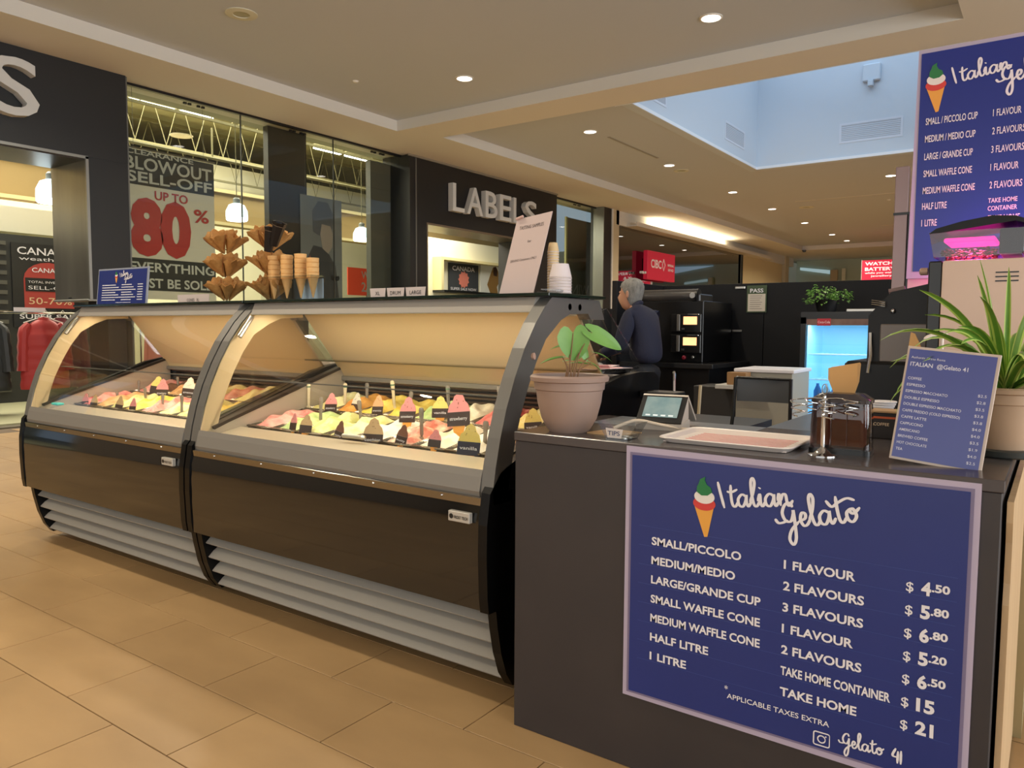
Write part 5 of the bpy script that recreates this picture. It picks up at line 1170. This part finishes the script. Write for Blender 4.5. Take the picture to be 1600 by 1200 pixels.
B().box((-.028, -.02, .9), (.022, .02, 1.885), .002).build('shaft', mat('pink_lit_metal', (140, 118, 116), .35, .5), p)  # reddish light falling on the post is put into its base colour
B().box((.024, -.02, .9), (.036, .02, 1.70), .001).build('dark_edge', BLACK, p)
B().box((-.03, -.024, 1.69), (.036, -.018, 1.7)).build('joint_line', BLACK, p)
# ================================================================ BACK OF THE KIOSK
M_KW = mat('kiosk_black_panel', (10, 11, 16), .55, spec=.3)
w_ = empty('kiosk_partition', (-1.4, 6.9, 0), 'chest-high black partition wall across the back of the kiosk', 'partition')
for k in range(4): B().box((-1.78+k*1.02, 0, 0), (-.765+k*1.02, .05, 1.636), .002).build('panel', M_KW, w_)
B().box((-1.78, -.95, 0), (-1.73, 0, 1.636), .002).build('return_panel', M_KW, w_)
for (x, z) in [(-.98, 1.6), (-1.0, 1.21), (-1.0, .9), (.04, 1.2), (-.03, .93), (.0, .8)]: B().box((x-.045, -.012, z-.01), (x+.045, 0, z+.01), .002).build('clip', STEEL, w_)
r = empty('inspection_notice', (-2.226, 6.89, 0), 'green and white pass notice pinned to the black partition', 'notice')
B().box((-.089, -.004, 1.375), (.089, 0, 1.616)).build('sheet', mat('notice_green', (58, 74, 50), .6), r)
B().box((-.078, -.006, 1.385), (.078, -.004, 1.54)).build('paper', mat('notice_paper', (196, 186, 172), .6), r)
B().text('PASS', (0, -.0065, 1.553), .048, align='C', bold=.02, width=.118, depth=.001).build('lettering', WHITE, r)
b = B()
for k in range(7): b.box((-.06, -.0068, 1.52-k*.019), (.05-.01*(k % 3), -.006, 1.525-k*.019))
b.build('print_line', mat('print_grey', (130, 120, 116), .6), r)
# oven on the back counter
c = empty('back_counter', (-2.72, 6.43, 0), 'black counter under the deck oven at the back of the kiosk', 'counter')
B().box((-.36, -.4, .0), (.4, .44, .9), .003).build('body', M_KW, c)
B().box((-.4, -.46, .9), (.45, .45, .94), .004).build('top', mat('dark_worktop', (34, 34, 36), .2), c)
o = empty('deck_oven', (-2.72, 6.5, .941), 'black two-deck oven with two glowing windows and a tube hood', 'oven')
B().box((-.36, -.32, 0), (.28, .36, .52), .006).build('body', mat('oven_black', (8, 8, 10), .35, spec=.3), o)
for k in range(2):
    z = .08+.175*k
    d = B().box((.0, -.345, z), (.27, -.32, z+.155), .004).build('door', mat('oven_door', (20, 19, 19), .25), o)
    B().box((.115, -.3475, z+.065), (.235, -.345, z+.132)).build('glowing_window', mat('oven_window', (255, 190, 140), .3, emit=1.6, ecol=(255, 176, 120)), d)
    B().box((.16, -.37, z+.146), (.26, -.35, z+.154), .002).build('handle', CHROME, d)
    B().box((.055, -.352, z+.01), (.085, -.345, z+.15), .004).build('hinge_bar', mat('bar_grey', (104, 100, 96), .4, .5), o)
    B().box((.1, -.349, z+.022), (.125, -.345, z+.036)).build('latch', STEEL, d)
B().lathe([(.017, 0), (.017, .02), (.012, .024)], 16, mtx=Matrix.Translation((.12, -.32, .04)) @ Matrix.Rotation(pi/2, 4, 'X')).build('knob', mat('knob_red', (120, 24, 40), .3), o, True)
B().lathe([(.012, 0), (.012, .02), (.008, .024)], 16, mtx=Matrix.Translation((.2, -.32, .045)) @ Matrix.Rotation(pi/2, 4, 'X')).build('knob', STEEL, o, True)
B().tube([(-.38, -.26, .56), (.2, -.26, .56)], .062, 24).build('hood_tube', mat('hood_grey', (84, 82, 82), .25, .7), o, True)
B().tube([(.2, -.26, .56), (.215, -.26, .56)], .064, 24).build('hood_cap', BLACK, o, True)
B().lathe([(.001, 0), (.024, 0), (.024, .004), (.001, .004)], 20, mtx=Matrix.Translation((.185, -.335, .565)) @ Matrix.Rotation(pi/2, 4, 'X')).build('badge', mat('badge_grey', (150, 150, 150), .4), o)
B().box((-.36, -.3, .5), (.24, .0, .58), .01).build('hood_box', BLACK, o)
# black fabric bag / coat left of the man, hung on the side wall
tag(B().loft([[(.14*cos(a)*s_, .2*sin(a)*s_, z) for a in [2*pi*k/14 for k in range(14)]] for (s_, z) in ((.7, 0), (1.0, .15), (1.05, .8), (.9, 1.2), (.45, 1.4))]).build('dark_equipment_cover', mat('cover_black', (16, 18, 24), .7), None, True, loc=(-3.33, 6.1, .0)), 'dark covered equipment between the case and the man', 'cover')
# fridge
f = empty('drinks_fridge', (-1.39, 6.5, 0), 'black upright drinks fridge with a lit pale blue interior', 'fridge')
FK = mat('fridge_black', (14, 15, 18), .3)
B().box((-.28, -.2, 0), (-.25, .34, 1.36)).box((.25, -.2, 0), (.28, .34, 1.36)).box((-.28, -.2, 1.32), (.28, .34, 1.362)).box((-.28, -.2, 0), (.28, .34, .2)).box((-.25, .3, .2), (.25, .34, 1.32)).build('cabinet', FK, f)
LB = mat('fridge_liner', (170, 214, 236), .5, emit=.42, ecol=(140, 214, 250))
B().box((-.249, .27, .2), (.249, .298, 1.32)).box((-.249, -.2, .2), (-.235, .27, 1.3)).box((.235, -.2, .2), (.249, .27, 1.3)).box((-.235, -.2, .2), (.235, .27, .215)).build('liner', LB, f)
for z in (.42, .63, .83, 1.03):
    q = B().tube([(-.235, -.15, z), (.235, -.15, z)], .006, 6)
    for k in range(12): q.tube([(-.22+k*.04, -.15, z), (-.22+k*.04, .26, z)], .002, 4)
    q.build('shelf', mat('fridge_wire', (214, 232, 240), .3, emit=.3, ecol=(200, 236, 255)), f)
d = B().box((-.28, -.24, .2), (-.24, -.2, 1.32)).box((.24, -.24, .2), (.28, -.24+.04, 1.32)).box((-.28, -.24, 1.27), (.28, -.2, 1.362)).box((-.28, -.24, .1), (.28, -.2, .2)).build('door', FK, f)
B().box((-.24, -.222, .2), (.24, -.216, 1.27)).build('glass', glassmat('fridge_glass', (236, 244, 248), 1.2), d)
B().box((-.235, -.243, 1.258), (.235, -.239, 1.306)).build('header', mat('header_brown', (96, 66, 58), .4, col2=(120, 96, 84), nscale=14), d)
B().box((-.155, -.245, 1.255), (-.055, -.242, 1.31)).build('header_red', mat('header_red', (170, 40, 52), .4), d)
B().text('Coca-Cola', (-.15, -.2455, 1.274), .026, width=.09, bold=.01, depth=.0006).build('lettering', mat('header_white', (230, 200, 200), .5), d)
area('fridge_lamp', (-1.39, 6.34, 1.28), .4, 4, (.55, .85, 1), shape='RECTANGLE', sy=.05)
for k in range(6):
    tag(B().lathe([(.028, 0), (.03, .005), (.03, .1), (.012, .145), (.012, .16)], 14).build('bottle', mat('bottle_blue%d' % (k % 2), [(60, 120, 190), (190, 220, 240)][k % 2], .2), None, True, loc=(-1.56+k*.066, 6.4, .637)), 'small bottle on the fridge shelf, %s from the left' % ['first', 'second', 'third', 'fourth', 'fifth', 'sixth'][k], 'bottle', 'bottles in the fridge')
r = empty('potted_basil', (-1.53, 6.47, 1.362), 'bushy green basil plant standing on the drinks fridge', 'plant')
B().lathe([(.07, 0), (.09, .09), (.095, .1), (.085, .1)], 20).build('pot', BLACK, r, True)
b = B(); rb = random.Random(12)
for k in range(330):
    cx, R_ = ((-.04, .13) if k % 3 else (.1, .085)); a = rb.uniform(0, 2*pi); u = rb.uniform(-.55, 1); q = R_*rb.uniform(.55, 1)
    p = Vector((cx+q*cos(a)*sqrt(max(0, 1-u*u)), q*sin(a)*sqrt(max(0, 1-u*u))*.9, .115+q*u*.85)); d_ = Vector((cos(a), sin(a), rb.uniform(-.5, .3))).normalized(); s_ = d_.cross(Vector((0, 0, 1))).normalized(); n_ = s_.cross(d_); L = rb.uniform(.02, .034)
    b.raw([p, p+d_*L*.5+s_*L*.36+n_*.005, p+d_*L-n_*.006, p+d_*L*.5-s_*L*.36+n_*.005], [(0, 1, 2), (0, 2, 3)])
o_ = b.build('foliage', mat('basil_green', (96, 150, 60), .5, col2=(140, 180, 96), nscale=30), r, 'keep'); o_['kind'] = 'stuff'
tag(B().box((-.1, -.1, 0), (.12, .1, .022), .003).build('metal_tray', STEEL, None, loc=(-1.25, 6.42, 1.363)), 'thin metal tray lying on top of the drinks fridge', 'tray')
r = empty('red_cabinet', (-1.0, 6.56, 0), 'dark red cabinet edge between the fridge and the coffee machines', 'cabinet')
B().box((-.08, -.3, 0), (.35, .3, 1.28), .004).build('body', mat('cabinet_red', (120, 34, 28), .35), r)
B().box((-.05, -.303, .1), (-.042, -.3, 1.27)).build('seam', mat('seam_pale', (180, 140, 120), .4), r)
# white cabinet, box, folding chair
r = empty('white_cabinet', (-1.745, 5.8, 0), 'low white cabinet standing in front of the black partition', 'cabinet')
B().box((-.2, -.2, 0), (.205, .25, .91), .003).build('body', mat('cabinet_offwhite', (150, 146, 134), .6), r)
B().box((-.215, -.215, .91), (.22, .26, .935), .004).build('top', mat('cabinet_top', (206, 202, 206), .5), r)
tag(B().box((-.07, -.05, 0), (.07, .06, .09), .002).build('cardboard_box', mat('cardboard', (140, 104, 66), .8), None, loc=(-1.9, 5.52, .82)), 'small brown cardboard box at the left end of the white cabinet', 'box')
tag(B().box((-.12, -.1, 0), (.16, .12, .03), .003).build('white_carton', mat('carton_white', (170, 168, 164), .7), None, loc=(-1.92, 5.52, .79)), 'flat white carton under the small brown box', 'box')
tag(B().box((-.14, -.14, 0), (.18, .2, .79), .004).build('grey_bin', mat('bin_grey', (36, 36, 38), .5), None, loc=(-2.14, 5.75, 0)), 'dark grey bin left of the white cabinet', 'bin')
ch = empty('folding_chair', (-1.17, 3.75, 0), 'grey folding chair with a plain metal-look backrest inside the kiosk', 'chair', rz=.06)
CG = mat('chair_grey', (92, 94, 96), .4, .4); CB = mat('chair_frame_black', (18, 18, 20), .35)
B().sheet([(-.125, .0), (-.06, .012), (0, .016), (.06, .012), (.125, 0)], 'z', .868, .982, .006).build('backrest', CG, ch, True)
for s_ in (-1, 1):
    B().tube([(s_*.132, 0, .985), (s_*.136, -.02, .8), (s_*.15, -.12, .45), (s_*.16, -.24, .0)], .009, 8).build('frame_tube', CB, ch, True)
    B().tube([(s_*.145, -.14, .46), (s_*.15, .2, .0)], .009, 8).build('leg', CB, ch, True)
B().box((-.14, -.36, .44), (.14, -.06, .46), .006).build('seat', CG, ch)
B().tube([(-.132, 0, .985), (.132, 0, .982)], .006, 8).build('top_rail', CB, ch)
tag(B().box((-.14, -.1, 0), (.14, .12, .62), .004).build('cardboard_box', mat('cardboard', (140, 104, 66), .8), None, loc=(-2.02, 5.0, 0)), 'tall brown cardboard box standing on the kiosk floor', 'box')
tag(B().tube([(0, 0, 0), (.03, .02, .82)], .012, 8).build('broom_handle', mat('pale_stick', (176, 160, 130), .5), None, loc=(-2.12, 5.25, 0)), 'pale stick leaning beside the tall cardboard box', 'stick')
r = empty('equipment_stand', (-1.36, 2.98, 0), 'black printer stand and cable behind the payment terminal', 'stand')
B().tube([(0, 0, 0), (0, 0, .93)], .012, 8).build('post', CB, r)
B().box((-.07, -.05, .93), (.09, .06, .96), .004).build('shelf', CB, r)
B().tube([(.01, .12, 1.035), (.02, .1, 1.03), (.03, .08, .96), (.03, .06, .93)], .006, 8).build('chrome_edge', CHROME, r, True)
tag(B().prism([(-.3, 0), (-.3, .62), (-.24, .66), (.3, .66), (.3, 0)], 'y', -.2, .25).build('black_storage_unit', mat('unit_black', (12, 12, 13), .5), None, loc=(-1.75, 4.6, 0)), 'low black storage unit in the dark inside of the kiosk', 'cabinet')

# ---- the man: seen from behind and to his left, leaning a little over the work area, facing the left of the picture
MANX, MANY = -2.76, 5.7
M_SKIN = mat('skin', (176, 128, 104), .5); M_SWE = mat('navy_sweater', (18, 22, 46), .85, bump=.2, bscale=90); M_TRO = mat('black_trousers', (20, 22, 30), .8); M_HAIR = mat('grey_hair', (92, 90, 88), .8, col2=(136, 134, 130), nscale=40, stretch=(1, 1, .4), bump=.6, bscale=160)
man = empty('person', (MANX, MANY, 0), 'grey-haired man in a navy sweater working inside the kiosk, seen from behind', 'person')
man.rotation_euler[2] = radians(-4)
# local frame: he faces -x; his left shoulder is at -y, towards the viewer
HC = Vector((-.115, 0, 1.51))
def head_mesh():
    b = B(); rings = []; N = 20
    prof = [(-.135, .045, .05, .0), (-.115, .062, .062, -.01), (-.09, .074, .068, -.014), (-.06, .085, .073, -.012), (-.03, .092, .076, -.006), (0, .097, .078, .0), (.03, .099, .078, .004), (.06, .094, .074, .008), (.085, .08, .064, .01), (.105, .056, .046, .012), (.117, .022, .02, .012)]
    for z, rx, ry, cx in prof:
        ring = []
        for k in range(N):
            a = 2*pi*k/N; x = -cos(a)*rx; y = sin(a)*ry
            if cos(a) > .9 and -.07 < z < .02: x -= .020*(1-abs(z+.03)/.06) if abs(z+.03) < .06 else 0   # nose
            if cos(a) > .6 and abs(z-.012) < .02: x += .008                                              # eye sockets
            ring.append((HC.x+cx+x, HC.y+y, HC.z+z))
        rings.append(ring)
    return b, rings
hb, rings = head_mesh()
hb.loft(rings)
for s_ in (-1, 1):   # ears, eyes
    hb.loft([[Vector((HC.x+.012+.012*cos(a)*q, HC.y+s_*(.077+.006*w2), HC.z-.01+.03*sin(a)*q)) for a in [2*pi*k/10 for k in range(10)]] for q, w2 in ((.8, -.6), (1.1, .6), (1.0, 1.6), (.5, 1.2))])
    hb.ball((HC.x-.083, HC.y+s_*.03, HC.z+.01), .0115, 8)
hb.ball((HC.x-.09, HC.y, HC.z-.073), .014, 8, (.6, 1.6, .5))
# neck, core, arms and hands as one skinned chain joined into the body
V = [(0.0, 0, 1.0), (-.01, 0, 1.2), (-.045, 0, 1.36), (-.085, 0, 1.43), (-.11, 0, 1.5)]; E_ = [(0, 1), (1, 2), (2, 3), (3, 4)]; Rr = [.08, .08, .05, .05, .05]
def arm(s_, el, wr, base=2):
    i = len(V); V.append((-.04, s_*.17, 1.345)); V.append(el); V.append(wr); E_.extend([(base, i), (i, i+1), (i+1, i+2)]); Rr.extend([.036, .034, .028])
    w3 = Vector(wr); d = (w3-Vector(el)).normalized(); sd = Vector((0, 1, 0)) if abs(d.y) < .9 else Vector((1, 0, 0)); sd = (sd-d*sd.dot(d)).normalized(); dn = d.cross(sd)
    j = len(V); V.append(tuple(w3+d*.05)); E_.append((i+2, j)); Rr.append((.034, .018))
    for k in range(4):
        q = len(V); o_ = sd*((k-1.5)*.019); L_ = (.072, .082, .078, .06)[k]
        V.append(tuple(w3+d*.088+o_)); V.append(tuple(w3+d*(.088+L_*.45)+o_+Vector((0, 0, -.008)))); V.append(tuple(w3+d*(.088+L_*.8)+o_+Vector((0, 0, -.026))))
        E_.extend([(j, q), (q, q+1), (q+1, q+2)]); Rr.extend([.0095, .009, .0075])
    q = len(V); V.append(tuple(w3+d*.03-sd*.038*s_)); V.append(tuple(w3+d*.065-sd*.052*s_+Vector((0, 0, -.01)))); E_.extend([(i+2, q), (q, q+1)]); Rr.extend([.011, .009])
EL, WL = (-.07, -.235, 1.09), (-.30, -.20, 1.0)
ER, WR = (-.10, .235, 1.1), (-.33, .15, 1.02)
arm(-1, EL, WL); arm(1, ER, WR)
me = skin('tmp', V, E_, Rr, 0, M_SKIN)
bm_ = hb.b; bm_.from_mesh(me)
hb.build('body', M_SKIN, man, True, angle=180)
# hair: shell over the back and top of the head
b = B(); rg = []
for z, rx, ry, cx, f0 in [(-.095, .078, .071, -.006, 2.05), (-.075, .088, .077, -.006, 1.9), (-.045, .096, .081, -.004, 1.72), (-.01, .102, .083, .002, 1.5), (.025, .105, .084, .005, 1.2), (.055, .104, .082, .008, .5), (.085, .092, .073, .01, .2), (.11, .068, .056, .012, .1), (.126, .025, .024, .012, .05)]:
    ring = []
    for k in range(25):
        a = f0+(2*pi-2*f0)*k/24; ring.append((HC.x+cx-cos(a)*rx*(1+.02*sin(9*a+z*60)), HC.y+sin(a)*ry, HC.z+z))
    rg.append(ring)
b.loft(rg, cap=False, close=False); b.build('hair', M_HAIR, man, True, angle=180)
# sweater: lofted torso and sleeves grown as one skin
SV = [(.03, 0, .93), (.035, 0, 1.05), (.03, 0, 1.2), (.005, 0, 1.32), (-.045, 0, 1.40), (-.075, 0, 1.435)]
SR = [(.165, .14), (.17, .135), (.175, .14), (.165, .13), (.085, .08), (.066, .062)]; SE = [(0, 1), (1, 2), (2, 3), (3, 4), (4, 5)]
for s_, el, wr in ((-1, EL, WL), (1, ER, WR)):
    i = len(SV); sh = (-.02, s_*.165, 1.335); SV += [sh, tuple((Vector(sh)+Vector(el))/2), el, tuple(Vector(el).lerp(Vector(wr), .5)), tuple(Vector(el).lerp(Vector(wr), .92))]
    SE += [(3, i), (i, i+1), (i+1, i+2), (i+2, i+3), (i+3, i+4)]; SR += [(.082, .082), (.068, .068), (.06, .06), (.05, .05), (.041, .041)]
sw = skin('sweater', SV, SE, SR, 0, M_SWE, man)
TV = [(.03, 0, .97), (.035, 0, .88), (.03, -.085, .8), (.01, -.1, .48), (.03, -.105, .1), (.03, .085, .8), (.01, .1, .48), (.03, .105, .1)]
skin('trousers', TV, [(0, 1), (1, 2), (2, 3), (3, 4), (1, 5), (5, 6), (6, 7)], [(.15, .13), (.155, .135), (.095, .1), (.07, .072), (.058, .06), (.095, .1), (.07, .072), (.058, .06)], 0, M_TRO, man)
for s_ in (-1, 1):
    B().loft([[(-.05+.0+x0+lx*cos(a), s_*.105+.042*wy*sin(a), z) for a in [2*pi*k/14 for k in range(14)]] for (x0, lx, wy, z) in ((0, .13, 1, 0), (0, .135, 1.05, .02), (.01, .12, 1, .05), (.05, .07, .9, .09), (.07, .05, .9, .12))]).build('shoe', BLACK, man, True)
# work surface behind the right case where his hands are
r = empty('prep_table', (-3.15, 5.35, 0), 'dark work table with clutter in front of the man', 'table')
B().box((-.35, -.5, .84), (.22, .4, .87), .003).build('top', mat('dark_worktop', (34, 34, 36), .2), r)
for (x, y) in ((-.32, -.46), (.18, -.46), (-.32, .36), (.18, .36)): B().box((x-.02, y-.02, 0), (x+.02, y+.02, .84)).build('leg', CB, r)
tag(B().box((-.12, -.1, 0), (.12, .1, .13), .012).build('steel_canister', STEEL, None, loc=(-3.05, 5.0, .87)), 'small steel container on the dark work table', 'container')
tag(B().ball((0, 0, .05), .07, 10, (1.2, 1, .6)).ball((.07, .03, .04), .05, 10).build('plastic_wrap_heap', mat('wrap_grey', (150, 156, 162), .3, bump=1, bscale=30), None, True, loc=(-2.98, 5.22, .87)), 'crumpled grey plastic wrap on the dark work table', 'wrap')
tag(B().box((-.12, -.1, 0), (.12, .14, .32), .01).build('blue_carton', mat('blue_carton', (46, 62, 84), .4), None, loc=(-3.28, 5.15, .87)), 'dark blue carton on the work table behind the case end', 'box')
